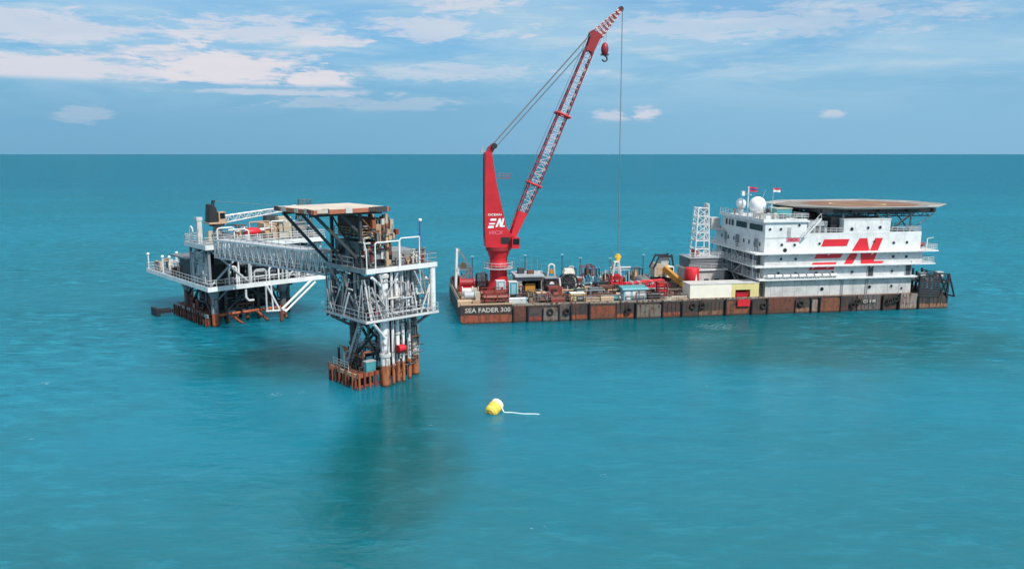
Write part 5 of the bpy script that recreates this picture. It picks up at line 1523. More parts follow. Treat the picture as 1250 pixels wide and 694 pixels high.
def bow_gantry():
    t = thing('bow_gantry', 'white slanted gantry frame standing at the bow of the barge', 'gantry', 'B', (2.4, 21, Z))
    for v in (20.2, 22.2):
        for (p, q) in (((0.9, v, Z), (1.2, v, 11.0)), ((4.0, v, Z), (4.0, v, 7.2)), ((1.6, v, 11.0), (4.0, v, 7.2)), ((1.05, v, 7.0), (4.0, v, 6.9)), ((1.1, v, 6.9), (2.4, v, 4.8)), ((4.0, v, 6.9), (2.4, v, 4.8))):
            m = MB(); m.bar(p, q, 0.42); m.build('frame_bar', 'white', t)
    for (u, z) in ((1.25, 11.0), (4.0, 7.2), (1.05, 7.0)):
        m = MB(); m.bar((u, 20.2, z), (u, 22.2, z), 0.34); m.build('cross_bar', 'white', t)
    m = MB(); m.cyl((2.5, 20.6, 7.6), (2.5, 21.8, 7.6), 0.7, 14); m.build('sheave', 'tan', t)
    t = thing('anchor_winch', 'red anchor winch in front of the white bow gantry', 'winch', 'B', (2.6, 16, Z))
    m = MB(); m.box(1.2, 4.2, 14.8, 17.0, Z, 4.2); m.build('bed', 'red', t)
    m = MB(); m.cyl((1.5, 16, 4.9), (3.9, 16, 4.9), 0.85, 16); m.build('drum', 'dark_red', t)
    for u in (1.3, 3.95):
        m = MB(); m.cyl((u, 16, 4.9), (u + 0.15, 16, 4.9), 1.15, 18); m.build('flange', 'sign_red', t)
    for (lbl, v, mt) in (('pale mooring winch nearest the corner of the bow', 5.2, 'pale_grey'), ('whitish mooring winch behind the first one at the bow', 9.4, 'white_dirty')):
        t = thing('mooring_winch', lbl, 'winch', 'B', (2.4, v, Z), 'mooring winches at the bow')
        m = MB(); m.box(0.9, 4.0, v - 1.2, v + 1.2, Z, 3.5); m.build('bed', 'tan', t)
        m = MB(); m.cyl((1.2, v, 4.3), (3.0, v, 4.3), 0.7, 16); m.build('drum', mt, t)
        for u in (1.1, 3.0):
            m = MB(); m.cyl((u, v, 4.3), (u + 0.14, v, 4.3), 1.0, 18); m.build('flange', mt, t)
        m = MB(); m.box(3.2, 4.0, v - 0.6, v + 0.6, 3.5, 4.9); m.build('motor', 'beige', t)


bow_gantry()


def pipe_racks():
    for (lbl, u0, v0) in (('red pipe rack beside the bow name with rails along it', 4.8, 1.6), ('red pipe rack further in, before the crane pedestal', 4.8, 6.2)):
        t = thing('pipe_rack', lbl, 'rack', 'B', (u0 + 2, v0 + 1.4, Z), 'red racks at the bow')
        for u in (u0, u0 + 2.0, u0 + 4.0):
            for v in (v0, v0 + 2.8):
                m = MB(); m.box(u - 0.1, u + 0.1, v - 0.1, v + 0.1, Z, Z + 2.0); m.build('post', 'dark_red', t)
            m = MB(); m.box(u - 0.08, u + 0.08, v0 + 0.1, v0 + 2.7, Z + 0.9, Z + 1.05); m.build('cross_bar', 'dark_red', t)
        for z in (Z + 0.75, Z + 1.4, Z + 1.95):
            for v in (v0, v0 + 2.8):
                m = MB(); m.bar((u0 - 0.2, v - 0.14, z), (u0 + 4.2, v - 0.14, z), 0.12, 0.16); m.build('side_rail', 'rust_red', t)
        for k in range(7):
            v = v0 + 0.35 + 0.36 * k
            m = MB(); m.cyl((u0 - 0.3, v, Z + 1.22), (u0 + 4.3, v, Z + 1.22), 0.155, 10); m.build('stored_pipe', ('rust', 'dark_red', 'tan', 'rust_red', 'mid_grey')[k % 5], t)


pipe_racks()


def container(lbl, u0, u1, v0, v1, z0, z1, mat, trim, doormat=None, group=None, name='shipping_container'):
    t = thing(name, lbl, 'container', 'B', ((u0 + u1) / 2, (v0 + v1) / 2, z0), group)
    m = MB(); m.box(u0 + .06, u1 - .06, v0 + .06, v1 - .06, z0 + 0.1, z1 - 0.05)
    n = max(2, int((u1 - u0) / 0.3))
    for k in range(n):
        x = u0 + 0.2 + (u1 - u0 - 0.4) * k / (n - 1)
        m.box(x - 0.06, x + 0.06, v0 + .02, v0 + .06, z0 + 0.2, z1 - 0.2)
    m.build('body', mat, t)
    for u in (u0, u1 - 0.15):
        for v in (v0, v1 - 0.15):
            m = MB(); m.box(u - .01, u + 0.16, v - .01, v + 0.16, z0, z1); m.build('corner_post', trim, t)
    m = MB(); m.box(u0, u1, v0, v1, z1 - 0.046, z1 + 0.02); m.build('roof_sheet', trim, t)
    if doormat:
        m = MB(); m.box((u0 + u1) / 2 - 0.45, (u0 + u1) / 2 + 0.45, v0 - 0.05, v0 + 0.03, z0 + 0.15, z1 - 0.35); m.build('door', doormat, t)
    return t


container('pale blue container with a white hatch in front of the crane pedestal', 7.7, 9.5, 9.3, 11.3, Z, 6.1, 'light_blue', 'white_dirty', 'white_dirty')
container('teal container right of the crane pedestal', 10.0, 11.7, 8.4, 10.6, Z, 6.0, 'teal', 'white_dirty', 'light_blue')


def low_locker():
    t = thing('deck_locker', 'long white deck locker at the near edge right of the bow name', 'locker', 'B', (10.2, 1.3, Z))
    m = MB(); m.box(8.8, 11.9, 0.75, 2.0, Z, 4.15); m.build('body', 'white_dirty', t)
    for k in range(3):
        m = MB(); m.box(8.85 + 1.02 * k, 9.8 + 1.02 * k, 0.7, 2.05, 4.15, 4.25); m.build('lid', 'white', t)
    t = thing('deckhouse', 'grey flat roofed deckhouse with an open dark front right of the crane', 'deckhouse', 'B', (14.4, 14, Z))
    m = MB(); m.box(12.0, 17.0, 16.6, 16.8, Z, 6.5); m.box(12.0, 12.2, 11.6, 16.6, Z, 6.5); m.box(16.8, 17.0, 11.6, 16.6, Z, 6.5); m.box(12.2, 13.0, 11.6, 11.8, Z, 6.5); m.box(12.2, 16.8, 11.62, 11.8, 5.7, 6.5)
    m.build('wall', 'grey', t)
    m = MB(); m.box(11.6, 17.3, 11.0, 17.1, 6.5, 6.85); rf = m.build('roof', 'pale_grey', t)
    m = MB(); m.box(12.6, 13.8, 13.2, 15.0, 6.85, 7.9); m.build('vent', 'dark', rf)
    m = MB(); m.box(14.4, 15.6, 12.6, 14.0, 6.85, 7.5); m.build('vent', 'rust', rf)
    for k, (u, v, h_) in enumerate(((12.0, 15, 2.6), (13.4, 16.5, 3.1), (14.6, 15.8, 2.6), (15.8, 16.4, 3.2), (16.8, 15.5, 2.4), (16.9, 12, 2.0))):
        m = MB(); m.cyl((u, v, 6.85), (u, v, 6.85 + h_), 0.06, 6); m.build('antenna_pole', 'grey', rf)
    t = thing('engine_unit', 'orange engine unit inside the open grey deckhouse', 'engine', 'B', (15, 13, Z))
    m = MB(); m.box(13.6, 16.2, 12.2, 13.8, Z, 3.4); m.build('skid', 'dark', t)
    m = MB(); m.box(13.8, 15.8, 12.4, 13.6, 3.4, 5.0); m.build('block', 'amber', t)
    m = MB(); m.cyl((14.4, 13, 5.0), (14.4, 13, 5.6), 0.16, 8); m.build('exhaust', 'rust', t)
    t = thing('arch_frame', 'white arched frame beyond the grey deckhouse', 'frame', 'B', (20.4, 19, Z))
    for u in (19.4, 21.4):
        m = MB(); m.bar((u, 19, Z), (20.4 + (u - 20.4) * 0.55, 19, 7.3), 0.28); m.build('leg', 'white_dirty', t)
        m = MB(); m.bar((u, 20.4, Z), (20.4 + (u - 20.4) * 0.55, 19.4, 7.3), 0.24); m.build('leg', 'white_dirty', t)
    m = MB(); m.arc((20.4, 19, 7.2), 0.6, 0, 180, 0.2, 8); m.build('arch', 'white', t)
    m = MB(); m.cyl((20.4, 18.7, 6.3), (20.4, 19.4, 6.3), 0.45, 12); m.build('pulley', 'amber', t)
    t = thing('control_cabin', 'dark control cabin with a round white plate beside the cable reel', 'cabin', 'B', (19.4, 15, Z))
    m = MB(); m.box(18.3, 20.5, 14.2, 16.2, Z, 5.6); m.build('body', 'black', t)
    m = MB(); m.cyl((19.5, 14.2, 4.5), (19.5, 14.1, 4.5), 0.5, 16); m.build('plate', 'white', t)
    m = MB(); m.box(18.1, 20.7, 14.0, 16.4, 5.6, 5.75); m.build('roof', 'grey', t)
    t = thing('cable_reel', 'big cable reel with a white cradle and a cream hood', 'reel', 'B', (22.7, 13.5, Z))
    for v in (12.6, 14.6):
        m = MB()
        pts = [(22.7 + 1.75 * math.cos(R(a)), v, 4.9 + 1.75 * math.sin(R(a))) for a in range(0, 361, 20)]
        m.tube(pts, 0.16, 7); m.build('rim', 'black', t)
        for a in (0, 45, 90, 135):
            m = MB(); m.cyl((22.7 + 1.7 * math.cos(R(a)), v, 4.9 + 1.7 * math.sin(R(a))), (22.7 - 1.7 * math.cos(R(a)), v, 4.9 - 1.7 * math.sin(R(a))), 0.09, 6); m.build('spoke', 'dark', t)
    m = MB(); m.cyl((22.7, 12.65, 4.9), (22.7, 14.55, 4.9), 1.25, 20); m.build('cable_coil', 'black', t)
    m = MB(); m.tube([(20.6, 12.3, 6.0), (20.8, 12.3, 4.2), (21.5, 12.3, 3.4), (24.0, 12.3, 3.4), (24.7, 12.3, 4.0)], 0.2, 8); m.build('cradle', 'white', t)
    m = MB(); m.prism([(21.6, 6.7), (23.9, 6.7), (23.6, 7.6), (21.9, 7.6)], 12.8, 14.4); m.build('hood', 'cream', t)
    for u in (21.0, 24.5):
        m = MB(); m.bar((u, 13.6, Z), (22.7 + (u - 22.7) * 0.6, 13.6, 6.8), 0.24); m.build('stand', 'white_dirty', t)
    t = thing('supply_box', 'pale yellow supply box at the near edge below the cable reel', 'box', 'B', (22.2, 4.4, Z))
    m = MB(); m.box(21.0, 23.6, 3.6, 5.2, Z, 4.3); m.build('body', 'yellow_stain', t)
    m = MB(); m.box(20.9, 23.7, 3.5, 5.3, 4.3, 4.42); m.build('lid', 'cream', t)
    for u in (21.3, 23.2):
        m = MB(); m.box(u, u + 0.12, 3.55, 3.6, Z, 4.3); m.build('strap', 'dark', t)


low_locker()


def derrick():
    t = thing('red_derrick', 'narrow A shaped red derrick with a white top on the barge deck', 'derrick', 'B', (32, 12, Z))
    for (du, dv) in ((-1.35, -1), (1.35, -1), (-1.35, 1), (1.35, 1)):
        a = Vector((32 + du, 12 + dv, Z)); b_ = Vector((32 + du * 0.3, 12 + dv * 0.4, 9.0)); c = a.lerp(b_, 0.55)
        m = MB(); m.bar(a, c, 0.3); m.build('leg', 'red', t)
        m = MB(); m.bar(c, b_, 0.28); m.build('leg', 'white_dirty', t)
    for f, mt in ((0.3, 'red'), (0.55, 'red'), (0.8, 'white_dirty'), (1.0, 'white')):
        w = 1.35 * (1 - 0.7 * f); d_ = 1 * (1 - 0.6 * f); z = Z + (9.0 - Z) * f
        for dv in (-d_, d_):
            m = MB(); m.bar((32 - w, 12 + dv, z), (32 + w, 12 + dv, z), 0.22); m.build('cross_bar', mt, t)
        for du in (-w, w):
            m = MB(); m.bar((32 + du, 12 - d_, z), (32 + du, 12 + d_, z), 0.22); m.build('cross_bar', mt, t)
    m = MB(); m.box(31.5, 32.5, 11.3, 12.7, 5.4, 6.6); m.build('winch', 'dark_red', t)
    t = thing('pipe_stinger', 'long low red lattice stinger lying behind the teal roofed hut', 'stinger', 'B', (36, 8, Z))
    m = MB(); m.truss((32.8, 8.5, 4.7), (40.6, 8.5, 5.2), 1.4, 1.1, 9, 0.14, 0.09, True, False); m.build('chord', 'red', t)
    m = MB(); m.truss((32.8, 8.5, 4.7), (40.6, 8.5, 5.2), 1.4, 1.1, 9, 0.14, 0.09, False, True); m.build('lattice', 'sign_red', t)
    for u in (33.5, 36.8, 40.0):
        m = MB(); m.box(u - 0.15, u + 0.15, 7.8, 9.2, Z, 4.15); m.build('support', 'rust_red', t)
    for u in (34.2, 35.6, 38.2):
        m = MB(); m.cyl((u, 7.7, 5.35), (u, 9.3, 5.35), 0.3, 10); m.build('roller', 'pale_grey', t)
    t = thing('red_stand', 'tall red open stand between the hut and the cream store', 'stand', 'B', (38.9, 4.5, Z))
    for u in (38.1, 39.7):
        for v in (3.8, 5.2):
            m = MB(); m.box(u - 0.13, u + 0.13, v - 0.13, v + 0.13, Z, 5.9); m.build('post', 'dark_red', t)
    for z in (4.4, 5.8):
        for v in (3.8, 5.2):
            m = MB(); m.bar((38.1, v, z), (39.7, v, z), 0.16); m.build('cross_bar', 'red', t)
    m = MB(); m.box(38.0, 39.8, 3.7, 5.3, 5.9, 6.0); m.build('top_plate', 'rust_red', t)
    t = thing('site_hut', 'small white hut with a teal roof at the near deck edge', 'hut', 'B', (32.8, 3.2, Z))
    m = MB(); m.box(30.6, 35.0, 2.0, 4.4, Z, 5.1); w = m.build('wall', 'light_blue', t)
    for k in range(3):
        m = MB(); m.box(30.9 + 1.4 * k, 31.9 + 1.4 * k, 1.94, 2.02, 3.3, 4.8); m.build('panel', 'white', t)
    m = MB(); m.prism([(1.7, 5.1), (4.7, 5.1), (4.5, 5.55), (1.95, 5.4)], 30.3, 35.3, 'x'); m.build('roof', 'teal', t)
    m = MB(); m.box(34.99, 35.05, 2.6, 3.5, 3.1, 4.9); m.build('door', 'teal', t)
    t = thing('blue_trestle', 'pale blue trestle frame on the far side beyond the red derrick', 'trestle', 'B', (35, 19, Z))
    for u in (33.2, 36.6):
        for v in (18, 20):
            m = MB(); m.box(u - 0.12, u + 0.12, v - 0.12, v + 0.12, Z, 6.4); m.build('post', 'light_blue', t)
    for v in (18, 20):
        m = MB(); m.bar((33.0, v, 6.4), (36.8, v, 6.4), 0.25); m.build('beam', 'light_blue', t)
        m = MB(); m.bar((33.2, v, 4.2), (36.6, v, 6.2), 0.14); m.build('brace', 'blue', t)
    m = MB(); m.cyl((32.8, 19, 6.75), (37.2, 19, 6.75), 0.25, 10); m.build('pipe', 'pale_grey', t)
    t = thing('blue_manifold', 'pale blue pipe manifold between the cable reel and the red derrick', 'manifold', 'B', (28, 16, Z))
    m = MB(); m.box(26.2, 29.8, 15, 17, Z, 3.4); m.build('skid', 'dark', t)
    for k in range(6):
        u = 26.5 + 0.6 * k
        m = MB(); m.tube([(u, 15.4, 3.4), (u, 15.4, 5.0 + 0.25 * (k % 3)), (u, 16.6, 5.4 + 0.25 * (k % 3)), (u, 16.6, 3.4)], 0.13, 7); m.build('bent_pipe', ('light_blue', 'blue', 'teal')[k % 3], t)
    m = MB(); m.cyl((26.2, 15.2, 4.3), (29.8, 15.2, 4.3), 0.2, 8); m.build('header_pipe', 'light_blue', t)
    for u in (28.0, 29.4, 30.0):
        m = MB(); m.cyl((u, 17.2, 3.0), (u, 17.2, 6.9), 0.13, 7); m.build('post', 'black', t)
        m = MB(); m.sphere((u, 17.2, 7.0), 0.26, 10, 8); m.build('cap', 'blue', t)


derrick()


def crawler():
    t = thing('crawler_crane', 'crawler crane with a cream house and a black gantry on the barge deck', 'crawler crane', 'B', (42.6, 15.5, Z))
    for v in (13.8, 16.6):
        m = MB(); m.prism([(39.8, 3.5), (40.3, Z), (45.4, Z), (45.9, 3.5), (45.9, 3.9), (45.4, 4.3), (40.3, 4.3), (39.8, 3.9)], v, v + 0.9); m.build('track', 'black', t)
    m = MB(); m.box(41.0, 44.6, 13.9, 17.2, 4.3, 5.0); m.build('carbody', 'dark', t)
    m = MB(); m.cyl((42.8, 15.6, 5.0), (42.8, 15.6, 5.4), 1.4, 18); m.build('slew_ring', 'black', t)
    m = MB(); m.prism([(40.8, 5.4), (44.4, 5.4), (44.4, 7.4), (43.6, 8.0), (41.4, 8.0), (40.8, 7.2)], 14.3, 17.3); h = m.build('house', 'beige', t)
    m = MB(); m.box(41.3, 43.4, 14.24, 14.32, 5.8, 7.3); m.build('side_panel', 'tan', h)
    m = MB(); m.box(43.0, 44.5, 13.2, 14.25, 5.4, 7.6); cb = m.build('cabin', 'cream', t)
    m = MB(); m.box(43.2, 44.3, 13.14, 13.22, 6.3, 7.4); m.build('window', 'glass', cb)
    for v in (14.6, 17.0):
        m = MB(); m.bar((40.6, v, 7.0), (41.9, v, 9.7), 0.28); m.build('gantry_leg', 'black', t)
        m = MB(); m.bar((44.9, v, 7.2), (44.4, v, 9.9), 0.3); m.build('gantry_leg', 'black', t)
    m = MB(); m.bar((41.7, 14.6, 9.5), (44.6, 14.6, 9.5), 0.3, 0.4); m.build('gantry_beam', 'black', t)
    m = MB(); m.bar((41.7, 17.0, 9.5), (44.6, 17.0, 9.5), 0.3, 0.4); m.build('gantry_beam', 'black', t)
    m = MB(); m.box(42.4, 44.0, 15, 16.6, 8.0, 9.2); m.build('winch_house', 'pale_grey', t)
    m = MB(); m.bar((42.3, 12.8, 7.4), (44.6, 9.4, 4.9), 1.0, 1.0); b_ = m.build('boom', 'amber', t)
    m = MB(); m.bar((44.6, 9.4, 4.9), (45.6, 8.0, 3.8), 0.8, 0.7); m.build('boom_tip', 'yellow', b_)
    t = thing('covered_heap', 'dark tarpaulin covered heap left of the crawler crane', 'heap', 'B', (38, 13.5, Z))
    m = MB(); m.sphere((38, 13.5, Z), 2.3, 18, 12, 1.15)
    for i, v in enumerate(m.v):
        k = 1 + 0.14 * math.sin(v.x * 3.1 + v.y * 2.3) + 0.08 * math.sin(v.z * 5 + v.x * 6)
        m.v[i] = Vector((38 + (v.x - 38) * k, 13.5 + (v.y - 13.5) * k, max(Z - 0.02, Z + (v.z - Z) * k)))
    m.build('tarpaulin', 'mid_grey', t)
    m = MB(); m.cyl((36.2, 12.2, Z), (39.8, 14.8, Z + 2.9), 0.07, 6); m.build('lashing', 'dark', t)


crawler()


def cream_store():
    t = thing('long_store', 'long cream coloured store along the barge side, yellow stained at one end', 'store', 'B', (50, 2.4, Z))
    m = MB(); m.box(43.0, 51.2, 0.62, 4.4, Z, 5.95); m.build('wall', 'cream', t)
    m = MB(); m.box(51.2, 52.0, 0.62, 4.4, Z, 5.95); m.box(55.0, 56.7, 0.62, 4.4, Z, 5.95); m.box(52.0, 55.0, 0.62, 4.4, 4.75, 5.95); m.box(52.0, 55.0, 2.6, 4.4, Z, 4.75)
    m.build('wall', 'yellow_stain', t, 'yellow stained end of the store with a dark opening')
    m = MB(); m.box(42.9, 56.8, 0.55, 4.5, 5.95, 6.05); m.build('roof', 'white_dirty', t)
    m = MB(); m.box(52.0, 55.0, 2.5, 2.6, Z, 4.75); m.build('recess_panel', 'black', t)
    t = thing('red_skip', 'red skip standing in the dark opening of the cream store', 'skip', 'B', (53.5, 1.5, Z))
    m = MB(); m.frus((52.5, 54.5, 0.95, 2.2, Z), (52.2, 54.8, 0.75, 2.4, 4.2)); m.build('bin', 'sign_red', t)
    m = MB(); m.box(52.15, 54.85, 0.7, 0.85, 4.1, 4.25); m.build('rim', 'dark_red', t)
    t = thing('red_ramp_plate', 'red painted plate hung on the hull below the cream store opening', 'plate', 'B', (53.4, 0.0, 1.6))
    m = MB(); m.box(52.2, 54.7, -0.12, -0.02, 1.7, 3.05); m.build('plate', 'red', t)
    m = MB(); m.cyl((52.6, -0.06, 3.0), (52.6, 0.5, 3.3), 0.05, 6); m.build('hanger', 'black', t)
    m = MB(); m.cyl((54.3, -0.06, 3.0), (54.3, 0.5, 3.3), 0.05, 6); m.build('hanger', 'black', t)
    t = thing('red_tank', 'upright red tank with a white flame mark behind the cream store', 'tank', 'B', (46.2, 8, Z))
    m = MB(); m.lathe([(0.1, 4.6), (0.9, 4.8), (1.35, 5.4), (1.42, 5.8), (1.42, 7.9), (1.3, 8.05), (0.1, 8.15)], (46.2, 8), 24); m.build('shell', 'red', t)
    for a in (45, 135, 225, 315):
        m = MB(); u, v = 46.2 + 1.1 * math.cos(R(a)), 8 + 1.1 * math.sin(R(a)); m.cyl((u, v, Z), (u, v, 5.6), 0.13, 8); m.build('leg', 'dark_red', t)
    m = MB(); m.prism([(46.3, 5.55), (46.75, 5.55), (46.7, 6.1), (46.52, 7.1), (46.42, 6.2)], 6.5, 6.62); m.build('flame_mark', 'letter_white', t)
    t = thing('plant_house', 'grey two level plant house beside the accommodation block', 'house', 'B', (51, 15, Z))
    m = MB(); m.box(47.2, 54.6, 11.6, 18.4, Z, 6.9); m.build('lower_wall', 'white_dirty', t)
    m = MB(); m.box(46.9, 55.2, 11.2, 18.8, 6.9, 7.2); m.build('slab', 'white', t)
    m = MB(); m.box(47.4, 54.4, 12.0, 18.0, 7.2, 9.3); w = m.build('upper_wall', 'mid_grey', t)
    for k in range(6):
        m = MB(); m.box(47.5, 54.3, 11.94, 12.02, 7.4 + 0.3 * k, 7.5 + 0.3 * k); m.build('louvre', 'grey', w)
    m = MB(); m.box(47.2, 54.6, 11.8, 18.2, 9.3, 9.45); m.build('roof', 'pale_grey', t)
    m = MB(); m.rail([(47.2, 11.9, 9.45), (54.5, 11.9, 9.45)], 1.0, 1.2, 0.045); m.build('railing', 'white_rail', t)
    m = MB(); m.rail([(46.95, 11.3, 7.2), (55.1, 11.3, 7.2)], 1.0, 1.2, 0.045); m.build('railing', 'pale_grey', t)
    for u in (48.6, 50.8, 53.0):
        m = MB(); m.box(u - 0.5, u + 0.5, 11.54, 11.62, Z, 5.2); m.build('door', 'dark', t)
    t = thing('lattice_mast', 'white lattice tower on the grey plant house left of the accommodation block', 'tower', 'B', (50, 15, 9.46))
    top, bot = 19.3, 9.46
    for (du, dv) in ((-1, -1), (1, -1), (1, 1), (-1, 1)):
        m = MB(); m.cyl((50.1 + du * 1.5, 14 + dv * 1.4, bot), (50.2 + du * 1.05, 14 + dv * 1.0, top + (0.8 if du > 0 else 0.2)), 0.15, 7); m.build('leg', 'white', t)
    lv = 6
    for k in range(lv + 1):
        f = k / lv; z = bot + (top - bot) * f; w, d_ = 1.5 - 0.45 * f, 1.4 - 0.4 * f; cu = 50.1 + 0.1 * f
        for (a, b_) in (((-w, -d_), (w, -d_)), ((w, -d_), (w, d_)), ((w, d_), (-w, d_)), ((-w, d_), (-w, -d_))):
            m = MB(); m.cyl((cu + a[0], 14 + a[1], z), (cu + b_[0], 14 + b_[1], z), 0.09, 6); m.build('cross_bar', 'white', t)
        if k < lv and k not in (1,):
            z1 = bot + (top - bot) * (k + 1) / lv
            for s_ in (-1, 1):
                m = MB(); m.cyl((cu - w, 14 + s_ * d_, z), (cu + w, 14 + s_ * d_, z1), 0.075, 6); m.build('diagonal', 'white_rail', t)
                m = MB(); m.cyl((cu + w, 14 + s_ * d_, z), (cu - w, 14 + s_ * d_, z1), 0.075, 6); m.build('diagonal', 'white_rail', t)
                m = MB(); m.cyl((cu + s_ * w, 14 - d_, z), (cu + s_ * w, 14 + d_, z1), 0.075, 6); m.build('diagonal', 'white_rail', t)
    m = MB(); m.box(48.4, 49.6, 12.9, 14.2, 9.47, 10.9); m.build('winch_box', 'dark_red', t)
    m = MB(); m.box(50.9, 51.5, 13.2, 14.6, 18.6, 20.2); m.build('lamp_housing', 'white_dirty', t)


cream_store()


def roof_gear():
    for (lbl, u, v, z0, zc, r) in (('large white radome on the bridge roof', 60.2, 10.0, 17.6, 20.0, 1.65), ('smaller white radome behind the large one on the bridge roof', 58.9, 14.6, 17.6, 20.1, 1.0)):
        t = thing('radome', lbl, 'radome', 'B', (u, v, z0 + 0.003), 'radomes on the bridge roof')
        m = MB(); m.sphere((u, v, zc), r, 26, 16, 1.04); m.build('dome', 'radome', t)
        m = MB(); m.cyl((u, v, z0 + 0.004), (u, v, zc - r * 0.8), r * 0.5, 14); m.cyl((u, v, zc - r * 0.85), (u, v, zc - r * 0.7), r * 0.8, 18); m.build('pedestal', 'white_dirty', t)
    t = thing('signal_mast', 'white signal mast with a flag above the radomes on the bridge roof', 'mast', 'B', (59.2, 13.0, 17.604))
    m = MB(); m.cyl((59.4, 12.6, 17.605), (59.4, 12.6, 23.6), 0.13, 8); m.build('pole', 'white', t)
    m = MB(); m.cyl((59.4, 11.2, 22.0), (59.4, 14.0, 22.0), 0.07, 6); m.build('yard', 'white', t)
    m = MB(); m.box(58.4, 59.1, 13.2, 13.9, 21.7, 22.6); m.build('radar_scanner', 'white', t)
    m = MB(); m.cyl((60.6, 11.6, 17.605), (62.6, 11.6, 23.0), 0.04, 5); m.build('whip_aerial', 'pale_grey', t)
    def flag(par, u, v, z, w, h, cols, name='flag'):
        n = len(cols)
        m = MB()
        for r_ in range(n):
            m.cur = r_
            z1 = z - h * r_ / n; z0 = z - h * (r_ + 1) / n
            for k in range(8):
                a0, a1 = k / 8, (k + 1) / 8
                f = lambda a, zz: (u + w * a, v + 0.16 * math.sin(a * 7), zz - 0.12 * a)
                m.add([f(a0, z0), f(a1, z0), f(a1, z1), f(a0, z1)], [(0, 1, 2, 3)])
        o = m.build(name, cols, par)
        sd = o.modifiers.new('cloth', 'SOLIDIFY'); sd.thickness = 0.03
    flag(t, 59.5, 12.6, 23.5, 1.9, 0.95, ['flag_red', 'flag_blue', 'flag_red'])
    t = thing('flagpole', 'thin flagpole with a red and white flag right of the radomes', 'flagpole', 'B', (63.4, 10, 17.604))
    m = MB(); m.cyl((63.4, 10, 17.605), (63.4, 10, 23.4), 0.055, 6); m.build('pole', 'pale_grey', t)
    flag(t, 63.46, 10, 23.4, 1.5, 0.8, ['flag_red', 'flag_white'])
    t = thing('roof_tank', 'blue grey box tank on the bridge roof right of the radomes', 'tank', 'B', (64, 8, 17.604))
    m = MB(); m.box(62.8, 66.0, 7.0, 9.6, 18.0, 19.4); m.build('body', 'teal', t)
    m = MB(); m.box(62.7, 66.1, 6.9, 9.7, 19.4, 19.55); m.build('lid', 'beige', t)
    for u in (63.0, 65.6):
        m = MB(); m.box(u, u + 0.2, 7.1, 9.5, 17.605, 18.0); m.build('bearer', 'dark', t)
    for k in range(16):
        u, v = random.uniform(58.2, 65.8), random.uniform(2.5, 19)
        if 58 < u < 62.2 and 8 < v < 16: v = 5.5 + random.uniform(-1.2, 1.2)
        if 62.4 < u and 6.5 < v < 10: v = 16
        kind = ('vent_cowl', 'cable_box', 'aerial')[k % 3]
        ci = (k // 3) % 6
        col = ('white', 'grey', 'beige', 'pale grey', 'dark', 'rusty')[ci]
        mt = ('white', 'grey', 'beige', 'pale_grey', 'dark', 'rust')[ci]
        side = 'near edge' if v < 7 else ('middle' if v < 13 else 'far part')
        t = thing(kind, '%s %s on the %s of the bridge roof' % (col, kind.replace('_', ' '), side), kind.split('_')[-1], 'B', (u, v, 17.604), 'fittings on the bridge roof')
        if kind == 'vent_cowl':
            m = MB(); m.cyl((u, v, 17.605), (u, v, 18.5), 0.22, 10); m.build('pipe', mt, t)
            m = MB(); m.sphere((u, v, 18.6), 0.38, 12, 8, 0.8); m.build('cowl', mt, t)
        elif kind == 'cable_box':
            m = MB(); m.box(u - 0.5, u + 0.5, v - 0.4, v + 0.4, 17.605, 18.5); m.build('body', mt, t)
            m = MB(); m.box(u - 0.55, u + 0.55, v - 0.45, v + 0.45, 18.5, 18.58); m.build('lid', 'pale_grey', t)
        else:
            m = MB(); m.cyl((u, v, 17.605), (u, v, 20.3), 0.05, 6); m.build('rod', mt, t)
            m = MB(); m.cyl((u - 0.4, v, 19.8), (u + 0.4, v, 19.8), 0.04, 5); m.build('cross_arm', mt, t)


roof_gear()


def raft_canisters():
    u0, v0, z0 = 59.0, 0.95, 6.555
    t = thing('raft_canister', 'white life raft canister on the second deck edge below the portholes', 'life raft', 'B', (u0, v0, z0), 'life raft canisters along the second deck edge')
    m = MB(); m.cyl((u0 - 0.62, v0, z0 + 0.5), (u0 + 0.62, v0, z0 + 0.5), 0.36, 14); m.build('canister', 'white', t)
    for d_ in (-0.35, 0.35):
        m = MB(); m.box(u0 + d_ - 0.06, u0 + d_ + 0.06, v0 - 0.34, v0 + 0.34, z0, z0 + 0.22); m.build('cradle', 'pale_grey', t)
    nm = ('second from the left', 'third from the left', 'fourth from the left', 'middle one', 'fourth from the right', 'third from the right', 'second from the right', 'rightmost')
    t['label'] = 'white life raft canister on the second deck edge, leftmost of its row'
    for k in range(1, 9):
        place_copy(t, 'B', (u0 + 1.62 * k, v0, z0), 'white life raft canister on the second deck edge, %s of its row' % nm[k - 1].replace('middle one', 'in the middle'))


raft_canisters()


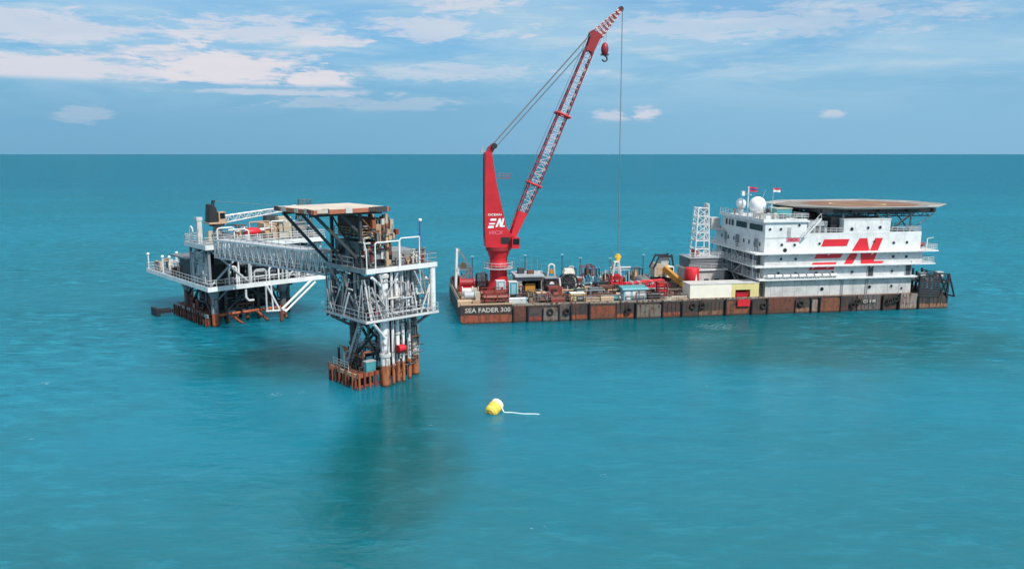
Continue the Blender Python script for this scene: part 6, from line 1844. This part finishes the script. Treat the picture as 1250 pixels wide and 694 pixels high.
def stern_frame():
    t = thing('boat_fender_frame', 'dark slatted fender frame at the stern corner of the barge', 'fender frame', 'B', (93, 4, Z))
    for u in (90.0, 92.1, 94.2, 96.2):
        for v in (0.3, 4.2, 8.2):
            m = MB(); m.box(u - 0.16, u + 0.16, v - 0.16, v + 0.16, 1.0 if v < 1 else Z, 6.9 if u > 91 else 6.5); m.build('post', 'black', t)
    for k in range(13):
        z = 2.4 + 0.33 * k
        m = MB(); m.box(89.9, 94.3, 0.03, 0.13, z, z + 0.2); m.build('slat', 'dark', t)
    for k in range(10):
        z = 3.2 + 0.36 * k
        m = MB(); m.box(96.37, 96.5, 0.2, 8.3, z, z + 0.16); m.build('slat', 'dark', t)
    for (p, q) in (((94.2, 0.1, 2.2), (96.2, 0.1, 6.6)), ((96.2, 0.1, 2.2), (94.2, 0.1, 6.6)), ((96.4, 0.3, 6.4), (98.0, 0.5, 2.2)), ((96.4, 4.2, 6.4), (98.0, 4.4, 2.2)), ((97.9, 0.3, 2.3), (97.9, 4.6, 2.3)), ((90.0, 0.1, 6.4), (94.2, 0.1, 6.9)), ((94.2, .1, 6.9), (96.3, .1, 6.7))):
        m = MB(); m.bar(p, q, 0.24); m.build('brace', 'black', t)
    m = MB(); m.box(89.9, 96.3, 0.2, 8.3, 5.2, 5.35); m.build('grating', 'mid_grey', t)
    for i, (u, v, lbl, mt) in enumerate(((91.0, 1.2, 'grey winch on top of the dark stern frame', 'grey'), (95.0, 1.6, 'whitish covered winch on the outer corner of the stern frame', 'white_dirty'))):
        t = thing('stern_winch', lbl, 'winch', 'B', (u, v, 5.352), 'winches on the stern frame')
        m = MB(); m.box(u - 0.8, u + 0.8, v - 0.6, v + 0.6, 5.352, 5.7); m.build('bed', 'dark', t)
        m = MB(); m.cyl((u - 0.6, v, 6.3), (u + 0.6, v, 6.3), 0.6, 14); m.build('drum', mt, t)
        m = MB(); m.box(u - 0.7, u + 0.7, v - 0.5, v + 0.5, 6.95, 7.1); m.build('cover', mt, t)
    t = thing('deck_davit', 'small davit with a folded dinghy cover at the end of the top walkway', 'davit', 'B', (92.4, 3, 11.555))
    m = MB(); m.cyl((92.3, 2.2, 11.556), (92.3, 2.2, 13.6), 0.1, 8); m.cyl((92.3, 2.2, 13.6), (93.2, 1.6, 13.9), 0.08, 8); m.build('davit_arm', 'white', t)
    m = MB(); m.sphere((92.2, 4.0, 12.3), 0.7, 14, 10, 0.7); m.build('cover', 'dark_red', t)
    m = MB(); m.box(91.6, 92.8, 3.4, 4.6, 11.556, 11.85); m.build('chock', 'pale_grey', t)


stern_frame()


# ------------------------------------------------------------------ loose gear all over the barge deck
def deck_gear():
    COL = [('rust coloured', 'rust'), ('dark grey', 'mid_grey'), ('black', 'black'), ('beige', 'beige'), ('pale grey', 'pale_grey'), ('dirty white', 'white_dirty'),
           ('dull red', 'rust_red'), ('tan', 'tan'), ('teal', 'teal'), ('pale blue', 'light_blue'), ('blue', 'blue'), ('timber brown', 'timber'), ('orange', 'orange_rust'), ('green', 'green'), ('white', 'white'), ('yellow', 'yellow')]
    KIND = ['pipe_bundle', 'crate', 'oil_drum', 'pump_skid', 'hose_coil', 'tool_box', 'gas_rack', 'generator', 'cable_drum', 'valve_spool', 'timber_stack', 'hand_winch', 'basket']
    zones = [(0, 9.4, 'on the bow deck'), (9.4, 17.5, 'beside the grey deckhouse'), (17.5, 25.5, 'beside the cable reel'), (25.5, 30.4, 'left of the red derrick'), (30.4, 36, 'around the teal roofed hut'), (36, 42.8, 'left of the cream store'), (42.8, 58, 'behind the cream store')]
    rows = [(0, 3.4, 'along the near edge'), (3.4, 8.2, 'in the near half'), (8.2, 14, 'on the midline'), (14, 19.5, 'in the far half'), (19.5, 26, 'along the far edge')]
    solid = [(0.7, 4.3, 14.5, 17.3), (0.7, 4.3, 3.8, 10.8), (0.7, 4.3, 20, 22.5), (4.4, 9.2, 1.2, 9.3), (5.9, 11.6, 11.2, 16.8), (7.5, 9.7, 9.1, 11.4), (9.8, 11.9, 8.2, 10.8), (8.7, 12.0, 0.6, 2.2), (11.6, 17.3, 11.0, 17.2),
             (19.2, 21.6, 18.8, 20.6), (18.1, 20.7, 14, 16.4), (20.6, 24.8, 12.2, 14.9), (20.8, 23.8, 3.4, 5.4), (30.4, 33.6, 10.8, 13.2), (32.6, 40.8, 7.6, 9.4), (37.9, 39.9, 3.6, 5.4), (30.2, 35.4, 1.6, 4.8), (33, 37, 17.8, 20.2), (26, 30.2, 14.9, 17.4),
             (39.6, 46.1, 13.1, 17.6), (42, 46.0, 7.5, 13.5), (35.5, 40.4, 11, 16), (42.8, 57, 0.5, 4.6), (44.7, 47.7, 6.5, 9.5), (46.8, 58, 11, 19)]
    used = set()
    def build(kind, mt, u, v, t, rng):
        if kind == 'pipe_bundle':
            L_ = rng.uniform(2.0, 4.0)
            for k in range(5):
                m = MB(); vv, zz = ((-.4, .2), (0, .2), (.4, .2), (-.2, .55), (.2, .55))[k]
                m.cyl((u - L_ / 2, v + vv, Z + zz), (u + L_ / 2, v + vv, Z + zz), 0.19, 9); m.build('pipe', mt if k % 2 else random.choice([mt, 'rust', 'tan']), t)
        elif kind == 'crate':
            w, d_, h_ = rng.uniform(.7, 1.3), rng.uniform(.6, 1.1), rng.uniform(0.8, 1.7)
            m = MB(); m.box(u - w, u + w, v - d_, v + d_, Z, Z + h_); m.build('body', mt, t)
            m = MB(); m.box(u - w - .05, u + w + .05, v - d_ - .05, v + d_ + .05, Z + h_, Z + h_ + .1); m.build('lid', rng.choice(['pale_grey', 'tan', mt]), t)
        elif kind == 'oil_drum':
            m = MB(); m.cyl((u, v, Z), (u, v, Z + 0.95), 0.36, 14); m.build('body', mt, t)
            for z in (.05, .35, .65, .9):
                m = MB(); m.cyl((u, v, Z + z), (u, v, Z + z + .05), 0.385, 14); m.build('hoop', mt, t)
        elif kind == 'pump_skid':
            m = MB(); m.box(u - 1.1, u + 1.1, v - .6, v + .6, Z, Z + .2); m.build('skid', 'dark', t)
            m = MB(); m.cyl((u - .9, v, Z + .75), (u + .2, v, Z + .75), .45, 12); m.build('motor', mt, t)
            m = MB(); m.cyl((u + .2, v, Z + .7), (u + .8, v, Z + .7), .3, 10); m.cyl((u + .55, v, Z + .7), (u + .55, v, Z + 1.6), .12, 8); m.build('pump_head', 'pale_grey', t)
        elif kind == 'hose_coil':
            for k in range(3):
                m = MB(); pts = [(u + (.75 - .1 * k) * math.cos(R(a)), v + (.75 - .1 * k) * math.sin(R(a)), Z + .14 + .22 * k) for a in range(0, 361, 30)]
                m.tube(pts, .13, 7); m.build('hose_turn', mt, t)
        elif kind == 'tool_box':
            m = MB(); m.box(u - 1.2, u + 1.2, v - .5, v + .5, Z, Z + 0.9); m.build('body', mt, t)
            m = MB(); m.prism([(v - .55, Z + .9), (v + .55, Z + .9), (v + .4, Z + 1.15), (v - .4, Z + 1.15)], u - 1.25, u + 1.25, 'x'); m.build('lid', mt, t)
        elif kind == 'gas_rack':
            m = MB(); m.box(u - .8, u + .8, v - .5, v + .5, Z, Z + .12); m.build('base', 'dark', t)
            for k in range(4):
                m = MB(); m.cyl((u - .6 + .4 * k, v, Z + .12), (u - .6 + .4 * k, v, Z + 1.5), .17, 9); m.cyl((u - .6 + .4 * k, v, Z + 1.5), (u - .6 + .4 * k, v, Z + 1.7), .07, 7); m.build('bottle', mt, t)
            for z in (.6, 1.2):
                m = MB(); m.bar((u - .85, v - .25, Z + z), (u + .85, v - .25, Z + z), .06); m.build('rack_bar', 'dark', t)
        elif kind == 'generator':
            m = MB(); m.box(u - 1.3, u + 1.3, v - .8, v + .8, Z + .15, Z + 1.9); m.build('housing', mt, t)
            m = MB(); m.box(u - 1.35, u + 1.35, v - .85, v + .85, Z, Z + .15); m.build('skid', 'dark', t)
            m = MB(); m.box(u - .9, u + .3, v - .86, v - .79, Z + .5, Z + 1.5); m.build('grille', 'black', t)
            m = MB(); m.cyl((u + .8, v, Z + 1.9), (u + .8, v, Z + 2.5), .12, 8); m.build('exhaust', 'rust', t)
        elif kind == 'cable_drum':
            for d_ in (-.5, .5):
                m = MB(); m.cyl((u + d_ - .05, v, Z + .85), (u + d_ + .05, v, Z + .85), .85, 18); m.build('flange', mt, t)
            m = MB(); m.cyl((u - .45, v, Z + .85), (u + .45, v, Z + .85), .5, 14); m.build('cable', 'black', t)
        elif kind == 'valve_spool':
            m = MB(); m.cyl((u - .9, v, Z + .5), (u + .9, v, Z + .5), .28, 10); m.build('pipe', mt, t)
            for d_ in (-.9, 0, .9):
                m = MB(); m.cyl((u + d_ - .06, v, Z + .5), (u + d_ + .06, v, Z + .5), .45, 14); m.build('flange', mt, t)
            m = MB(); m.cyl((u + .3, v, Z + .5), (u + .3, v, Z + 1.6), .1, 7); m.cyl((u + .3, v, Z + 1.55), (u + .3, v, Z + 1.62), .4, 12); m.build('hand_wheel', 'rust_red', t)
        elif kind == 'timber_stack':
            for k in range(4):
                m = MB(); m.box(u - 1.4 + .1 * (k % 2), u + 1.4 - .15 * (k % 3), v - .5, v + .5, Z + .25 * k, Z + .25 * k + .2); m.build('plank_layer', mt, t)
        elif kind == 'hand_winch':
            m = MB(); m.box(u - .8, u + .8, v - .6, v + .6, Z, Z + .25); m.build('bed', 'dark', t)
            m = MB(); m.cyl((u - .5, v, Z + .8), (u + .5, v, Z + .8), .42, 14); m.build('drum', mt, t)
            for d_ in (-.6, .55):
                m = MB(); m.cyl((u + d_, v, Z + .8), (u + d_ + .06, v, Z + .8), .62, 14); m.build('flange', mt, t)
        else:
            for (a, b_) in (((-1, -.7), (1, -.7)), ((1, -.7), (1, .7)), ((1, .7), (-1, .7)), ((-1, .7), (-1, -.7))):
                m = MB()
                for k in range(3): m.bar((u + a[0], v + a[1], Z + .1 + .5 * k), (u + b_[0], v + b_[1], Z + .1 + .5 * k), .07)
                m.cyl((u + a[0], v + a[1], Z), (u + a[0], v + a[1], Z + 1.2), .06, 6); m.build('side_frame', mt, t)
            m = MB(); m.box(u - .9, u + .9, v - .6, v + .6, Z, Z + .5); m.build('load', rng.choice(['tan', 'rust', 'white_dirty', 'black']), t)
    rng = random.Random(31)
    n = 0
    spots = []
    v = 1.35
    while v < 25:
        u = 1.0 + rng.uniform(0, 0.8)
        while u < 57:
            spots.append((u + rng.uniform(-.3, .3), v + rng.uniform(-.25, .25)))
            u += 2.35 if v < 6 else 2.5
        v += 1.75 if v < 6 else 2.0
    for (u, v) in spots:
        if any(a - 0.95 < u < b_ + 0.95 and c - .65 < v < d_ + .65 for a, b_, c, d_ in solid): continue
        if v > 6 and rng.random() < 0.1: continue
        zn = next((z[2] for z in zones if z[0] <= u < z[1]), None); rw = next(r[2] for r in rows if r[0] <= v < r[1])
        if zn is None: continue
        for _ in range(60):
            kind = rng.choice(KIND); cn, mt = rng.choice([COL[0]] * 4 + [COL[1]] * 3 + [COL[2]] * 3 + [COL[6]] * 3 + [COL[11]] * 3 + [COL[12]] * 2 + [COL[7]] * 2 + COL[3:6] + COL[8:11] + [COL[13]])
            if v < 4 and kind in ('gas_rack', 'generator') and rng.random() < .7: continue
            key = (kind, cn, zn, rw)
            if key not in used: break
        used.add(key)
        if v < 3.4 and kind in ('generator',): kind = 'crate'
        t = thing(kind, '%s %s %s, %s' % (cn, kind.replace('_', ' '), rw, zn), kind.replace('_', ' '), 'B', (u, v, Z), 'loose gear on the barge deck')
        build(kind, mt, u, v, t, rng)
        n += 1
    # lamp posts along the far rail and dark stanchions
    names = ['behind the bow gantry', 'behind the crane pedestal', 'behind the grey deckhouse', 'behind the cable reel', 'behind the blue manifold', 'behind the blue trestle', 'behind the crawler crane']
    for u, nm in zip((4.8, 9.6, 16.0, 24.0, 28.0, 34.6, 42.0), names):
        t = thing('deck_lamp', 'thin deck lamp post at the far rail %s' % nm, 'lamp post', 'B', (u, 25.2, Z), 'deck lamps along the far rail')
        h_ = 4.2 + (u * 7 % 1.6)
        m = MB(); m.cyl((u, 25.2, Z), (u, 25.2, Z + h_), 0.08, 7); m.build('post', 'dark', t)
        m = MB(); m.box(u - .3, u + .3, 24.9, 25.3, Z + h_, Z + h_ + .22); m.build('lamp_head', 'light_blue', t)

    # taller skids in the far half of the deck
    far = [(6.0, 19.0, 'behind the crane pedestal', 'rust'), (18.2, 21.6, 'left of the white arched frame', 'mid_grey'), (24.6, 20.6, 'beyond the cable reel', 'dark'), (28.6, 21.4, 'beyond the blue manifold', 'rust_red'), (31.2, 16.6, 'just beyond the red derrick', 'grey'), (38.6, 20.4, 'beyond the covered heap', 'black'), (44.2, 21.0, 'beyond the crawler crane', 'timber')]
    for u, v, nm, mt in far:
        t = thing('process_frame', 'tall open %s frame with a vessel inside, %s' % ({'mid_grey': 'grey', 'rust_red': 'dull red', 'rust': 'rusty', 'timber': 'brown', 'grey': 'pale grey'}.get(mt, mt), nm), 'frame', 'B', (u, v, Z), 'tall frames in the far half of the deck')
        h_ = rng.uniform(2.6, 4.2); w, d_ = rng.uniform(1.0, 1.5), 0.9
        for (a, c) in ((-w, -d_), (w, -d_), (w, d_), (-w, d_)):
            m = MB(); m.box(u + a - .09, u + a + .09, v + c - .09, v + c + .09, Z, Z + h_); m.build('post', mt, t)
        for z in (.15, h_ * .5, h_):
            for (p, q) in (((-w, -d_), (w, -d_)), ((w, -d_), (w, d_)), ((w, d_), (-w, d_)), ((-w, d_), (-w, -d_))):
                m = MB(); m.bar((u + p[0], v + p[1], Z + z), (u + q[0], v + q[1], Z + z), .12); m.build('beam', mt, t)
        m = MB(); m.lathe([(.1, Z + .3), (.6, Z + .5), (.68, Z + .8), (.68, Z + h_ * .8), (.4, Z + h_ * .95), (.05, Z + h_)], (u, v), 14); m.build('vessel', rng.choice(['pale_grey', 'dark', 'tan', 'rust']), t)
        m = MB(); m.tube([(u + .6, v - .8, Z + .3), (u + .6, v - .8, Z + h_ + .5), (u - .3, v - .8, Z + h_ + .5), (u - .3, v - .8, Z + h_ * .6)], .11, 7); m.build('pipe', rng.choice(['white_dirty', 'rust', 'mid_grey']), t)


deck_gear()
